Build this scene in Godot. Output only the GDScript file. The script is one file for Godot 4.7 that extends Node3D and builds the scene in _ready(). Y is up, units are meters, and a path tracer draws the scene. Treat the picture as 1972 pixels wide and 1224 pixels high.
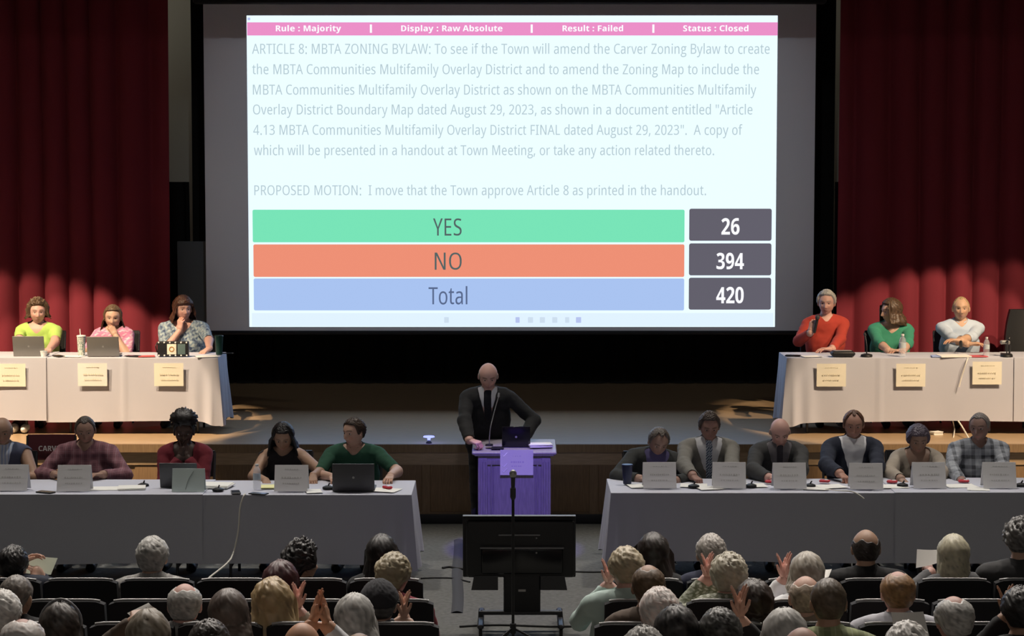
extends Node3D
# A town meeting in a school auditorium: a dark stage with a projection screen, two lit tables on the stage,
# two tables and a lectern below it, and the first rows of the audience seen from behind.
# Metres, y up. The camera stands at x = 0, z = 0, CH above the auditorium floor and looks along -z; "D" is distance from it (z = -D).

const F := 4200.0          # focal length in pixels of the 1972 x 1224 frame
const CH := 3.5            # camera height
const TILT := 0.07666      # tangent of the downward pitch
const STAGE := 0.76        # stage height
const EDGE := 20.3         # distance of the stage front

var _names := {}
var noise := FastNoiseLite.new()
var M := {}
var jobs := []
var hands := {}
var far_hands := {}

func _ready():
	camera_and_light()
	make_materials()
	room()
	stage()
	projection()
	stage_tables()
	floor_tables()
	lectern_area()
	monitor_cart()
	small_things()
	audience_seats()
	people()

# ------------------------------------------------------------------ camera, light, exposure
func camera_and_light():
	var cam := Camera3D.new()
	cam.name = "camera"
	cam.position = Vector3(0, CH, 0)
	cam.rotation.x = -atan(TILT)
	cam.fov = rad_to_deg(2.0 * atan(612.0 / F))
	cam.near = 0.1
	cam.far = 100.0
	cam.current = true
	add_child(cam)
	var we := WorldEnvironment.new()
	we.name = "world_environment"
	var e := Environment.new()
	e.background_mode = Environment.BG_COLOR
	e.background_color = Color(0, 0, 0)
	e.tonemap_mode = Environment.TONE_MAPPER_LINEAR
	e.tonemap_exposure = 1.0
	e.sdfgi_enabled = true
	e.ssao_enabled = true
	e.ssil_enabled = true
	we.environment = e
	add_child(we)
	# two unseen spotlights, out of view, light each stage table, one from the side and one from the front (their housings are built in room())
	var warm := Color(1.0, 0.885, 0.74)
	unseen_spot(SPOT_AT[0], SPOT_TO[0], 13.9, 95.0, warm)
	unseen_spot(SPOT_AT[1], SPOT_TO[1], 16.3, 36.0, warm)
	unseen_spot(SPOT_AT[3], SPOT_TO[3], 11.1, 88.0, warm)
	unseen_spot(SPOT_AT[4], SPOT_TO[4], 10.8, 92.0, warm)
	# stray light of an unseen ceiling projector, brightening the screen border round the picture
	unseen_spot(PROJECTOR, Vector3(0, 3.3, -SCREEN_D), 11.6, 22.0, Color(0.92, 0.95, 1.0), 0.5)
	# a narrow violet spotlight, out of view, placed to light the lectern
	unseen_spot(SPOT_AT[2], SPOT_TO[2], 3.3, 75.0, Color(0.58, 0.48, 1.0))
	# overhead wash: unseen ceiling downlights, out of view, lighting floor tables and front rows
	for i in 5:
		var a := SpotLight3D.new()
		a.name = "unseen_ceiling_wash"
		a.light_color = Color(1.0, 0.97, 0.93)
		a.light_energy = 15.5
		a.light_size = 0.2
		a.spot_range = 40.0
		a.spot_attenuation = 2.0
		a.spot_angle = 38.0
		a.spot_angle_attenuation = 0.3
		a.shadow_enabled = true
		a.look_at_from_position(WASH_AT + Vector3(3.0 * i, 0, 0), WASH_AT + Vector3(3.0 * i, -7.1, 3.3))
		add_child(a, true)
	# unseen downlights, tilted away from the stage, placed to brighten the front rows
	for i in 4:
		var b := SpotLight3D.new()
		b.name = "unseen_audience_wash"
		b.light_color = Color(1.0, 0.96, 0.92)
		b.light_energy = 21.0
		b.light_size = 0.2
		b.spot_range = 40.0
		b.spot_attenuation = 2.0
		b.spot_angle = 29.0
		b.spot_angle_attenuation = 0.4
		b.shadow_enabled = true
		b.look_at_from_position(ROWS_AT + Vector3(2.6 * i, 0, 0), ROWS_AT + Vector3(2.6 * i, -7.0, 4.6))
		add_child(b, true)
	# added fill light on the rear ceiling, behind the camera, lifting the dark stage
	var hl := AreaLight3D.new()
	hl.name = "rear_fill_light"
	hl.area_size = Vector2(8.0, 1.0)
	hl.light_color = Color(1.0, 0.96, 0.92)
	hl.light_energy = 9.5
	hl.area_normalize_energy = true
	hl.area_range = 60.0
	hl.shadow_enabled = true
	hl.look_at_from_position(Vector3(0, 8.2, 1.0), Vector3(0, 1.5, -22.0))
	add_child(hl)
	# the spill of the projected picture
	var s := AreaLight3D.new()
	s.name = "screen_spill"
	s.area_size = Vector2(5.4, 3.1)
	s.light_color = Color(0.50, 0.72, 1.0)
	s.light_energy = 5.0
	s.area_range = 40.0
	s.area_normalize_energy = true
	s.shadow_enabled = true
	s.position = Vector3(0, 3.29, -SCREEN_D + 0.06)
	s.rotation.y = PI
	add_child(s)

const SPOT_AT := [Vector3(-8.0, 8.2, -17.0), Vector3(8.0, 7.0, -16.0), Vector3(0.1, 7.6, -11.5), Vector3(-5.5, 8.7, -16.5), Vector3(7.0, 8.7, -15.5)]
const SPOT_TO := [Vector3(-4.47, -0.79, -22.0), Vector3(4.66, -0.63, -22.0), Vector3(0.02, 0.50, -18.5), Vector3(-4.35, -0.14, -22.0), Vector3(4.17, 0.13, -22.0)]
const PROJECTOR := Vector3(0, 7.2, -4.0)
const ROWS_AT := Vector3(-3.9, 8.3, -15.6)
const WASH_AT := Vector3(-6.0, 7.9, -18.8)
const SCREEN_D := 23.0

func unseen_spot(at: Vector3, to: Vector3, angle: float, energy: float, col: Color, soft := 0.06):
	var l := SpotLight3D.new()
	l.name = "unseen_spot"
	l.light_color = col
	l.light_energy = energy
	l.light_size = 0.05
	l.spot_range = 60.0
	l.spot_attenuation = 2.0
	l.spot_angle = angle
	l.spot_angle_attenuation = soft
	l.shadow_enabled = true
	l.look_at_from_position(at, to)
	add_child(l, true)

# ------------------------------------------------------------------ from a pixel of the photograph to a point in the room
func ray(px: float, py: float) -> Vector3:
	var c := cos(atan(TILT))
	var s := sin(atan(TILT))
	var x := (px - 986.0) / F
	var y := -(py - 612.0) / F
	return Vector3(x, y * c - s, -(c + y * s))

func at(px: float, py: float, d: float) -> Vector3:       # on the upright plane d metres ahead
	var r := ray(px, py)
	return Vector3(0, CH, 0) + r * (d / -r.z)

func on(px: float, py: float, y: float) -> Vector3:       # on the level plane at height y
	var r := ray(px, py)
	return Vector3(0, CH, 0) + r * ((y - CH) / r.y)

# ------------------------------------------------------------------ nodes
func numbered(called: String) -> String:
	if not _names.has(called):
		_names[called] = 0
		return called
	_names[called] += 1
	return "%s_%03d" % [called, _names[called]]

func tag(o: Node, label: String, category: String, group := "", kind := ""):
	if label: o.set_meta("label", label)
	if category: o.set_meta("category", category)
	if group: o.set_meta("group", group)
	if kind: o.set_meta("kind", kind)
	return o

func thing(called: String, label: String, category: String, where := Vector3.ZERO, turn := 0.0, group := "") -> Node3D:
	var o := Node3D.new()
	o.name = numbered(called)
	o.position = where
	o.rotation.y = turn
	tag(o, label, category, group)
	add_child(o)
	return o

func piece(called: String, mesh: Mesh, mat: Material, parent: Node = null, where := Vector3.ZERO) -> MeshInstance3D:
	var o := MeshInstance3D.new()
	o.name = called if parent else numbered(called)
	o.mesh = mesh
	o.material_override = mat
	o.position = where
	if parent: parent.add_child(o, true)
	else: add_child(o)
	return o

func copy_of(o: Node3D, label: String, where: Vector3, turn := 0.0, group := "") -> Node3D:
	var c = o.duplicate()
	var plain := String(o.name)
	if plain.right(3).is_valid_int(): plain = plain.left(-4)
	c.name = numbered(plain)
	c.position = where
	c.rotation.y = turn
	c.set_meta("label", label)
	if group: c.set_meta("group", group)
	add_child(c)
	return c

func struct(called: String, mesh: Mesh, mat: Material, label: String, where := Vector3.ZERO) -> MeshInstance3D:
	var o := piece(called, mesh, mat, null, where)
	tag(o, label, called.get_slice("_", 0), "", "structure")
	return o

# ------------------------------------------------------------------ a small mesh builder
class Shape:
	var v := PackedVector3Array()
	var n := PackedVector3Array()
	var uv := PackedVector2Array()
	var c := PackedColorArray()
	var i := PackedInt32Array()
	var tint := Color.WHITE
	var colored := false

	func vert(p: Vector3, nn: Vector3, u := Vector2.ZERO) -> int:
		v.append(p); n.append(nn); uv.append(u); c.append(tint)
		return v.size() - 1

	func tri(a: int, b: int, d: int):
		# stored clockwise as seen from the side its normals point to
		var g := (v[b] - v[a]).cross(v[d] - v[a])
		if g.dot(n[a] + n[b] + n[d]) > 0.0: i.append_array(PackedInt32Array([a, d, b]))
		else: i.append_array(PackedInt32Array([a, b, d]))

	func face(p: Array, uvs := []):
		# a flat polygon, counter-clockwise as seen from its front
		var nn: Vector3 = ((p[1] - p[0]).cross(p[2] - p[0])).normalized()
		var k := []
		for j in p.size(): k.append(vert(p[j], nn, uvs[j] if uvs else Vector2(p[j].x, p[j].y)))
		for j in range(1, p.size() - 1): tri(k[0], k[j], k[j + 1])

	func box(at: Vector3, size: Vector3, bevel := 0.0, b := Basis()):
		var h := size / 2.0
		var e: float = min(bevel, min(h.x, min(h.y, h.z)) * 0.98)
		if e <= 0.0:
			for ax in 3:
				for s in [-1.0, 1.0]:
					var nn := Vector3.ZERO; nn[ax] = s
					var u := Vector3.ZERO; u[(ax + 1) % 3] = h[(ax + 1) % 3]
					var w := Vector3.ZERO; w[(ax + 2) % 3] = h[(ax + 2) % 3]
					var m := nn * h[ax]
					var k := [vert(at + b * (m - u - w), b * nn, Vector2(0, 1)), vert(at + b * (m + u - w), b * nn, Vector2(1, 1)), vert(at + b * (m + u + w), b * nn, Vector2(1, 0)), vert(at + b * (m - u + w), b * nn, Vector2(0, 0))]
					tri(k[0], k[1], k[2]); tri(k[0], k[2], k[3])
			return
		# chamfered: inset faces, edge strips, corner triangles
		var ids := {}
		for ax in 3:
			for s in [-1.0, 1.0]:
				var nn := Vector3.ZERO; nn[ax] = s
				var k := []
				for q in [[-1, -1], [1, -1], [1, 1], [-1, 1]]:
					var p := Vector3.ZERO
					p[ax] = s * h[ax]
					p[(ax + 1) % 3] = q[0] * (h[(ax + 1) % 3] - e)
					p[(ax + 2) % 3] = q[1] * (h[(ax + 2) % 3] - e)
					var sg := Vector3.ZERO
					sg[ax] = s; sg[(ax + 1) % 3] = q[0]; sg[(ax + 2) % 3] = q[1]
					var id := vert(at + b * p, b * (nn * 1.0 + sg * 0.12).normalized(), Vector2(q[0] * 0.5 + 0.5, 0.5 - q[1] * 0.5))
					k.append(id)
					ids["%d %s" % [ax, sg]] = id
				tri(k[0], k[1], k[2]); tri(k[0], k[2], k[3])
		for ax in 3:                      # edges along ax
			for s1 in [-1.0, 1.0]:
				for s2 in [-1.0, 1.0]:
					var a1 := (ax + 1) % 3
					var a2 := (ax + 2) % 3
					var q := []
					for s in [-1.0, 1.0]:
						var sg := Vector3.ZERO
						sg[ax] = s; sg[a1] = s1; sg[a2] = s2
						q.append(ids["%d %s" % [a1, sg]]); q.append(ids["%d %s" % [a2, sg]])
					tri(q[0], q[1], q[3]); tri(q[0], q[3], q[2])
		for sx in [-1.0, 1.0]:
			for sy in [-1.0, 1.0]:
				for sz in [-1.0, 1.0]:
					var sg := Vector3(sx, sy, sz)
					tri(ids["0 %s" % sg], ids["1 %s" % sg], ids["2 %s" % sg])

	func grid(nu: int, nv: int, f: Callable, flip := false):
		# a surface f(u, v) -> point, u and v from 0 to 1; its front is where dp/du x dp/dv points
		var base := v.size()
		var pts := PackedVector3Array()
		for b in nv + 1:
			for a in nu + 1: pts.append(f.call(float(a) / nu, float(b) / nv))
		for b in nv + 1:
			for a in nu + 1:
				var a0: int = max(a - 1, 0); var a1: int = min(a + 1, nu)
				var b0: int = max(b - 1, 0); var b1: int = min(b + 1, nv)
				if a == 0 and pts[b * (nu + 1)].distance_to(pts[b * (nu + 1) + nu]) < 1e-5: a0 = -2
				if a == nu and pts[b * (nu + 1)].distance_to(pts[b * (nu + 1) + nu]) < 1e-5: a1 = -2
				var pa0: Vector3 = pts[b * (nu + 1) + (nu - 1 if a0 == -2 else a0)]
				var pa1: Vector3 = pts[b * (nu + 1) + (1 if a1 == -2 else a1)]
				var du := pa1 - pa0
				var dv := pts[b1 * (nu + 1) + a] - pts[b0 * (nu + 1) + a]
				var nn := du.cross(dv)
				if nn.length() < 1e-12:
					var bb: int = clamp(b, 1, nv - 1)
					nn = (pts[bb * (nu + 1) + min(a + 1, nu)] - pts[bb * (nu + 1) + max(a - 1, 0)]).cross(pts[min(bb + 1, nv) * (nu + 1) + a] - pts[(bb - 1) * (nu + 1) + a])
				nn = nn.normalized()
				if flip: nn = -nn
				vert(pts[b * (nu + 1) + a], nn, Vector2(float(a) / nu, float(b) / nv))
		for b in nv:
			for a in nu:
				var k := base + b * (nu + 1) + a
				tri(k, k + 1, k + nu + 2); tri(k, k + nu + 2, k + nu + 1)

	func lathe(profile: Array, sides := 20, at := Vector3.ZERO, basis := Basis()):
		# profile: Vector2(radius, height) from bottom to top; corners between segments stay sharp
		for s in profile.size() - 1:
			var p: Vector2 = profile[s]
			var q: Vector2 = profile[s + 1]
			var sl := Vector2(q.y - p.y, p.x - q.x).normalized()
			var base := v.size()
			for k in sides + 1:
				var a := TAU * k / sides
				var dir := Vector3(cos(a), 0, sin(a))
				var nn := basis * (dir * sl.x + Vector3.UP * sl.y)
				vert(at + basis * (dir * p.x + Vector3.UP * p.y), nn, Vector2(float(k) / sides, 0))
				vert(at + basis * (dir * q.x + Vector3.UP * q.y), nn, Vector2(float(k) / sides, 1))
			for k in sides:
				var b := base + k * 2
				if p.x > 1e-6: tri(b, b + 1, b + 2)
				if q.x > 1e-6: tri(b + 1, b + 3, b + 2)

	func tube(path: Array, r0: float, r1 := -1.0, sides := 8, caps := true):
		if r1 < 0.0: r1 = r0
		var base := v.size()
		var m := path.size()
		var up := Vector3(0.13, 0.97, 0.21).normalized()
		for k in m:
			var t: Vector3 = (path[min(k + 1, m - 1)] - path[max(k - 1, 0)]).normalized()
			if absf(t.dot(up)) > 0.95: up = Vector3(0.97, 0.1, 0.21).normalized()
			var x := t.cross(up).normalized()
			var y := x.cross(t).normalized()
			up = y
			var r := lerpf(r0, r1, float(k) / max(m - 1, 1))
			for s in sides:
				var a := TAU * s / sides
				var d := x * cos(a) + y * sin(a)
				vert(path[k] + d * r, d, Vector2(float(s) / sides, float(k) / m))
		for k in m - 1:
			for s in sides:
				var a := base + k * sides + s
				var b := base + k * sides + (s + 1) % sides
				tri(a, b, a + sides); tri(b, b + sides, a + sides)
		if caps:
			for e in [0, m - 1]:
				var t: Vector3 = (path[1] - path[0] if e == 0 else path[m - 1] - path[m - 2]).normalized() * (-1.0 if e == 0 else 1.0)
				var c0 := vert(path[e], t)
				var ring := []
				for s in sides: ring.append(vert(v[base + e * sides + s], t))
				for s in sides: tri(c0, ring[s], ring[(s + 1) % sides])

	func ball(at: Vector3, r: Vector3, nu := 12, nv := 8, basis := Basis()):
		var base := v.size()
		for b in nv + 1:
			for a in nu + 1:
				var th := PI * b / nv
				var ph := TAU * a / nu
				var d := Vector3(sin(th) * sin(ph), cos(th), sin(th) * cos(ph))
				vert(at + basis * (d * r), basis * (d / r).normalized(), Vector2(float(a) / nu, float(b) / nv))
		for b in nv:
			for a in nu:
				var k := base + b * (nu + 1) + a
				if b > 0: tri(k, k + 1, k + nu + 2)
				if b < nv - 1: tri(k, k + nu + 2, k + nu + 1)

	func mesh() -> ArrayMesh:
		var m := ArrayMesh.new()
		var arr := []
		arr.resize(Mesh.ARRAY_MAX)
		arr[Mesh.ARRAY_VERTEX] = v
		arr[Mesh.ARRAY_NORMAL] = n
		arr[Mesh.ARRAY_TEX_UV] = uv
		if colored: arr[Mesh.ARRAY_COLOR] = c
		arr[Mesh.ARRAY_INDEX] = i
		m.add_surface_from_arrays(Mesh.PRIMITIVE_TRIANGLES, arr)
		return m

func box_mesh(size: Vector3, bevel := 0.0, at_ := Vector3.ZERO, b := Basis()) -> ArrayMesh:
	var s := Shape.new()
	s.box(at_, size, bevel, b)
	return s.mesh()

func tube_mesh(path: Array, r0: float, r1 := -1.0, sides := 8) -> ArrayMesh:
	var s := Shape.new()
	s.tube(path, r0, r1, sides)
	return s.mesh()

func lathe_mesh(profile: Array, sides := 20, at_ := Vector3.ZERO, b := Basis()) -> ArrayMesh:
	var s := Shape.new()
	s.lathe(profile, sides, at_, b)
	return s.mesh()

func curve(pts: Array, steps := 8) -> Array:      # a smooth line through the points
	var out := []
	for k in pts.size() - 1:
		var p0: Vector3 = pts[max(k - 1, 0)]
		var p1: Vector3 = pts[k]
		var p2: Vector3 = pts[k + 1]
		var p3: Vector3 = pts[min(k + 2, pts.size() - 1)]
		for j in steps: out.append(p1.cubic_interpolate(p2, p0, p3, float(j) / steps))
	out.append(pts[-1])
	return out

# ------------------------------------------------------------------ materials (base colours given as linear reflectance)
func mat(key: String, col: Color, rough := 0.8, metal := 0.0, spec := 0.5) -> StandardMaterial3D:
	if M.has(key): return M[key]
	var m := StandardMaterial3D.new()
	m.resource_name = key
	m.albedo_color = col.linear_to_srgb()
	m.roughness = rough
	m.metallic = metal
	m.metallic_specular = spec
	m.cull_mode = BaseMaterial3D.CULL_DISABLED
	M[key] = m
	return m

func lin(r: float, g: float, b: float) -> Color: return Color(r, g, b)

func weave(m: StandardMaterial3D, tex: Texture2D, per_metre: float, depth := 0.05):
	m.heightmap_enabled = true
	m.heightmap_texture = tex
	m.heightmap_scale = depth
	m.uv1_triplanar = true
	m.uv1_scale = Vector3.ONE * per_metre

func noise_tex(freq: float, octaves := 4, seed_ := 1, size := 256, ramp: Gradient = null) -> NoiseTexture2D:
	var nz := FastNoiseLite.new()
	nz.seed = seed_
	nz.frequency = freq
	nz.fractal_octaves = octaves
	var t := NoiseTexture2D.new()
	t.width = size
	t.height = size
	t.seamless = true
	t.noise = nz
	if ramp: t.color_ramp = ramp
	return t

func img_tex(w: int, h: int, f: Callable) -> ImageTexture:
	var im := Image.create(w, h, false, Image.FORMAT_RGB8)
	for y in h:
		for x in w: im.set_pixel(x, y, f.call(x, y))
	return ImageTexture.create_from_image(im)

func patterned(key: String, tex: Texture2D, per_metre: float, rough := 0.9) -> StandardMaterial3D:
	var m := mat(key, Color.WHITE, rough)
	m.albedo_texture = tex
	m.uv1_triplanar = true
	m.uv1_scale = Vector3.ONE * per_metre
	return m

func plaid(key: String, base: Color, dark: Color, light: Color, per_metre := 8.0) -> StandardMaterial3D:
	var f := func(x, y):
		var a: float = 1.0 if x % 32 < 12 else 0.0
		var b: float = 1.0 if y % 32 < 12 else 0.0
		var c := base.lerp(dark, (a + b) * 0.45)
		if x % 32 == 22 or y % 32 == 22 or x % 32 == 23: c = c.lerp(light, 0.6)
		return c.linear_to_srgb()
	return patterned(key, img_tex(64, 64, f), per_metre)

func make_materials():
	noise.seed = 7
	noise.frequency = 1.0
	noise.fractal_octaves = 2
	var fine := noise_tex(0.18, 3, 3, 256)
	var soft := noise_tex(0.02, 4, 5, 256)
	# carpet
	var g := Gradient.new()
	g.colors = PackedColorArray([lin(0.12, 0.12, 0.108).linear_to_srgb(), lin(0.20, 0.198, 0.184).linear_to_srgb()])
	var carpet := patterned("carpet", noise_tex(0.05, 5, 11, 512, g), 0.7, 0.95)
	carpet.heightmap_enabled = true
	carpet.heightmap_texture = fine
	carpet.heightmap_scale = 0.3
	mat("wall_paint", lin(0.10, 0.095, 0.09), 0.9)
	mat("ceiling_paint", lin(0.12, 0.12, 0.12), 0.9)
	mat("stage_wall", lin(0.60, 0.58, 0.50), 0.9)
	# stage boards: long grain
	var wood := func(key: String, a: Color, b: Color, sx: float, sy: float, sz: float, rough: float):
		var gr := Gradient.new()
		gr.colors = PackedColorArray([a.linear_to_srgb(), b.linear_to_srgb()])
		var m := patterned(key, noise_tex(0.03, 5, 21, 512, gr), 1.0, rough)
		m.uv1_scale = Vector3(sx, sy, sz)
		return m
	wood.call("board", lin(0.42, 0.29, 0.17), lin(0.58, 0.41, 0.25), 0.3, 3.0, 3.0, 0.34)
	wood.call("oak_panel", lin(0.21, 0.13, 0.068), lin(0.33, 0.205, 0.108), 3.0, 0.3, 3.0, 0.45)
	wood.call("oak_stile", lin(0.24, 0.155, 0.085), lin(0.35, 0.23, 0.125), 3.0, 0.3, 3.0, 0.45)
	wood.call("lectern_wood", lin(0.22, 0.20, 0.24), lin(0.34, 0.30, 0.36), 3.0, 0.4, 3.0, 0.4)
	M.board.metallic_specular = 0.8
	# fabrics
	var velour := mat("red_velour", lin(0.215, 0.030, 0.045), 0.95, 0.0, 0.3)
	velour.rim_enabled = true; velour.rim = 0.25; velour.rim_tint = 0.8
	var black := mat("black_velour", lin(0.02, 0.02, 0.019), 0.97, 0.0, 0.2)
	weave(black, soft, 0.8, 0.8)
	var linen := mat("table_linen", lin(0.54, 0.55, 0.63), 0.85)
	weave(linen, fine, 6.0, 0.06)
	mat("screen_cloth", lin(0.82, 0.85, 0.92), 0.9)
	mat("screen_edge", lin(0.01, 0.01, 0.012), 0.8)
	mat("black_plastic", lin(0.012, 0.012, 0.014), 0.5)
	mat("black_gloss", lin(0.008, 0.008, 0.010), 0.18)
	mat("dark_grey", lin(0.05, 0.05, 0.055), 0.6)
	mat("grey_plastic", lin(0.25, 0.25, 0.26), 0.5)
	mat("silver", lin(0.45, 0.44, 0.43), 0.4, 0.6)
	mat("laptop_grey", lin(0.24, 0.235, 0.225), 0.45, 0.35)
	mat("laptop_dark", lin(0.10, 0.10, 0.105), 0.45, 0.3)
	mat("steel", lin(0.5, 0.5, 0.5), 0.3, 0.9)
	mat("dark_steel", lin(0.06, 0.06, 0.065), 0.45, 0.7)
	mat("paper", lin(0.86, 0.85, 0.80), 0.9)
	mat("cream_paper", lin(0.88, 0.84, 0.70), 0.9)
	mat("green_paper", lin(0.75, 0.82, 0.66), 0.9)
	mat("yellow_paper", lin(0.85, 0.83, 0.42), 0.9)
	mat("ink", lin(0.32, 0.31, 0.28), 0.9)
	mat("white_plastic", lin(0.80, 0.80, 0.78), 0.4)
	mat("white_cord", lin(0.85, 0.82, 0.74), 0.6)
	mat("red_plastic", lin(0.55, 0.03, 0.05), 0.45)
	mat("maroon_vinyl", lin(0.10, 0.012, 0.018), 0.5)
	mat("pale_wood", lin(0.62, 0.47, 0.28), 0.5)
	mat("green_tumbler", lin(0.01, 0.055, 0.045), 0.3)
	mat("navy_tumbler", lin(0.012, 0.018, 0.06), 0.3)
	mat("seat_fabric", lin(0.010, 0.010, 0.012), 0.9)
	mat("seat_trim", lin(0.30, 0.30, 0.30), 0.35, 0.3)
	mat("rubber", lin(0.03, 0.03, 0.03), 0.8)
	var water := mat("clear_plastic", Color(0.95, 0.97, 1.0), 0.08)
	water.albedo_color = Color(0.95, 0.97, 1.0, 0.25)
	water.transparency = BaseMaterial3D.TRANSPARENCY_ALPHA
	# skin is coloured by vertex (lips, brows, eyes)
	var skin := mat("skin", Color.WHITE, 0.5)
	skin.vertex_color_use_as_albedo = true
	skin.metallic_specular = 0.4
	var hair := mat("hair", Color.WHITE, 0.48)
	hair.vertex_color_use_as_albedo = true
	hair.metallic_specular = 0.5

func glow(key: String, col: Color, energy := 1.0) -> StandardMaterial3D:
	if M.has(key): return M[key]
	var m := mat(key, Color.BLACK, 1.0, 0.0, 0.0)
	m.emission_enabled = true
	m.emission = col.linear_to_srgb()
	m.emission_energy_multiplier = energy
	return m

# ------------------------------------------------------------------ the room
func slab(called: String, lo: Vector3, hi: Vector3, m: Material, label: String):
	return struct(called, box_mesh(hi - lo, 0.0, Vector3.ZERO), m, label, (lo + hi) / 2.0)

func room():
	slab("floor", Vector3(-11.2, -0.2, -EDGE - 0.1), Vector3(11.2, 0, -12.9), M.carpet, "grey carpeted auditorium floor in front of the stage")
	# raked part under the audience, rising away from the stage
	var s := Shape.new()
	s.face([Vector3(-11.2, 1.08, 1.5), Vector3(11.2, 1.08, 1.5), Vector3(11.2, 0, -12.9), Vector3(-11.2, 0, -12.9)])
	s.face([Vector3(-11.2, -0.2, -12.9), Vector3(11.2, -0.2, -12.9), Vector3(11.2, -0.2, 1.5), Vector3(-11.2, -0.2, 1.5)])
	struct("floor_rake", s.mesh(), M.carpet, "sloping carpeted floor under the rows of audience seats")
	slab("wall_left", Vector3(-11.4, -0.2, -27.2), Vector3(-11.2, 9.2, 1.7), M.wall_paint, "dark left side wall of the auditorium")
	slab("wall_right", Vector3(11.2, -0.2, -27.2), Vector3(11.4, 9.2, 1.7), M.wall_paint, "dark right side wall of the auditorium")
	slab("wall_rear", Vector3(-11.2, -0.2, 1.5), Vector3(11.2, 9.2, 1.7), M.wall_paint, "dark rear wall behind the audience")
	slab("ceiling", Vector3(-11.4, 9.0, -27.2), Vector3(11.4, 9.2, 1.7), M.ceiling_paint, "dark auditorium ceiling above the rows of seats")
	slab("wall_back", Vector3(-11.2, -0.2, -27.2), Vector3(11.2, 9.2, -27.0), M.stage_wall, "grey green back wall of the stage")
	# proscenium
	slab("wall_proscenium_left", Vector3(-11.2, 0, -EDGE - 0.3), Vector3(-7.6, 9.0, -EDGE), M.wall_paint, "dark proscenium wall left of the stage opening")
	slab("wall_proscenium_right", Vector3(7.6, 0, -EDGE - 0.3), Vector3(11.2, 9.0, -EDGE), M.wall_paint, "dark proscenium wall right of the stage opening")
	slab("wall_proscenium_top", Vector3(-7.6, 6.0, -EDGE - 0.3), Vector3(7.6, 9.0, -EDGE), M.wall_paint, "dark proscenium wall above the stage opening")
	var hp := thing("unseen_ceiling_light", "long added fill light panel above the rear seats, out of view", "light", Vector3(0, 8.24, 1.06))  # unseen panel behind the camera, holds the added fill light
	var hb := Basis.looking_at((Vector3(0, 1.5, -22.0) - Vector3(0, 8.2, 1.0)).normalized())
	piece("light_panel", box_mesh(Vector3(8.0, 1.0, 0.02), 0.0, Vector3.ZERO, hb), glow("fill_light_glow", lin(1, 0.95, 0.88), 0.5), hp)
	piece("housing", box_mesh(Vector3(8.2, 1.1, 0.1), 0.02, hb * Vector3(0, 0, 0.07), hb), M.dark_grey, hp)
	for x in [-3.5, 3.5]: piece("hanger_rod", tube_mesh([Vector3(x, 0.1, 0.1), Vector3(x, 0.78, 0.1)], 0.015), M.dark_steel, hp)
	for sx in [-1, 1]:  # unseen lamps hidden by the curtains, placed to light the back wall
		var wl := thing("unseen_back_light", "unseen lamp behind the %s stage curtain, lighting the back wall" % ("left" if sx < 0 else "right"), "light", Vector3(sx * 5.0, 5.6, -25.4))
		var bs := Shape.new()
		bs.ball(Vector3.ZERO, Vector3(0.05, 0.06, 0.05))
		piece("bulb", bs.mesh(), glow("unseen_back_glow", lin(1, 0.95, 0.85), 1.5), wl)
		piece("hanger_rod", tube_mesh([Vector3(0, 0.06, 0), Vector3(0, 3.4, 0)], 0.008), M.dark_steel, wl)
		var om := OmniLight3D.new()
		om.name = "unseen_back_lamp"
		om.light_color = Color(1.0, 0.97, 0.9)
		om.light_energy = 0.36 if sx < 0 else 0.2
		om.light_size = 0.04
		om.omni_range = 30.0
		om.omni_attenuation = 2.0
		om.shadow_enabled = true
		wl.add_child(om)
	var pj := thing("projector", "unseen ceiling projector, its stray light brightening the screen border", "projector", PROJECTOR)  # out of view; only its stray light reaches the screen border
	var pb := Basis.looking_at((Vector3(0, 3.3, -SCREEN_D) - PROJECTOR).normalized())
	piece("case", box_mesh(Vector3(0.46, 0.16, 0.40), 0.03, pb * Vector3(0, 0, 0.24), pb), M.white_plastic, pj)
	piece("lens", lathe_mesh([Vector2(0, -0.012), Vector2(0.05, -0.012)], 18, Vector3.ZERO, pb * Basis(Vector3.RIGHT, -PI / 2)), glow("projector_glow", lin(0.9, 0.95, 1.0), 3.0), pj)
	piece("mount", tube_mesh([pb * Vector3(0, 0.08, 0.24), pb * Vector3(0, 0.08, 0.24) + Vector3(0, 1.75, 0)], 0.025), M.dark_steel, pj)
	# unseen lamps above the frame: downlights and spotlight housings, placed by what they light
	for i in 9:
		var over := i < 5
		var where_: String = ["leftmost", "second from left", "middle", "fourth from left", "rightmost"][i] if over else ["far left", "inner left", "inner right", "far right"][i - 5]
		var p0: Vector3 = WASH_AT + Vector3(3.0 * i, 0, 0) if over else ROWS_AT + Vector3(2.6 * (i - 5), 0, 0)
		var t := thing("unseen_ceiling_light", "%s unseen ceiling downlight above the %s" % [where_, "floor tables" if over else "front rows of seats"], "light", p0, 0.0, "unseen ceiling downlights")
		var bd := Basis.looking_at((Vector3(0, -7.1, 3.3) if over else Vector3(0, -7.0, 4.6)).normalized()) * Basis(Vector3.RIGHT, -PI / 2)
		piece("housing", lathe_mesh([Vector2(0, -0.42), Vector2(0.14, -0.40), Vector2(0.24, -0.25), Vector2(0.24, -0.01), Vector2(0.225, -0.01), Vector2(0.225, -0.24)], 20, Vector3.ZERO, bd), M.dark_grey, t)
		piece("light_lens", lathe_mesh([Vector2(0, -0.06), Vector2(0.20, -0.06)], 20, Vector3.ZERO, bd), glow("panel_glow", lin(1, 0.95, 0.88), 2.0), t)
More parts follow.
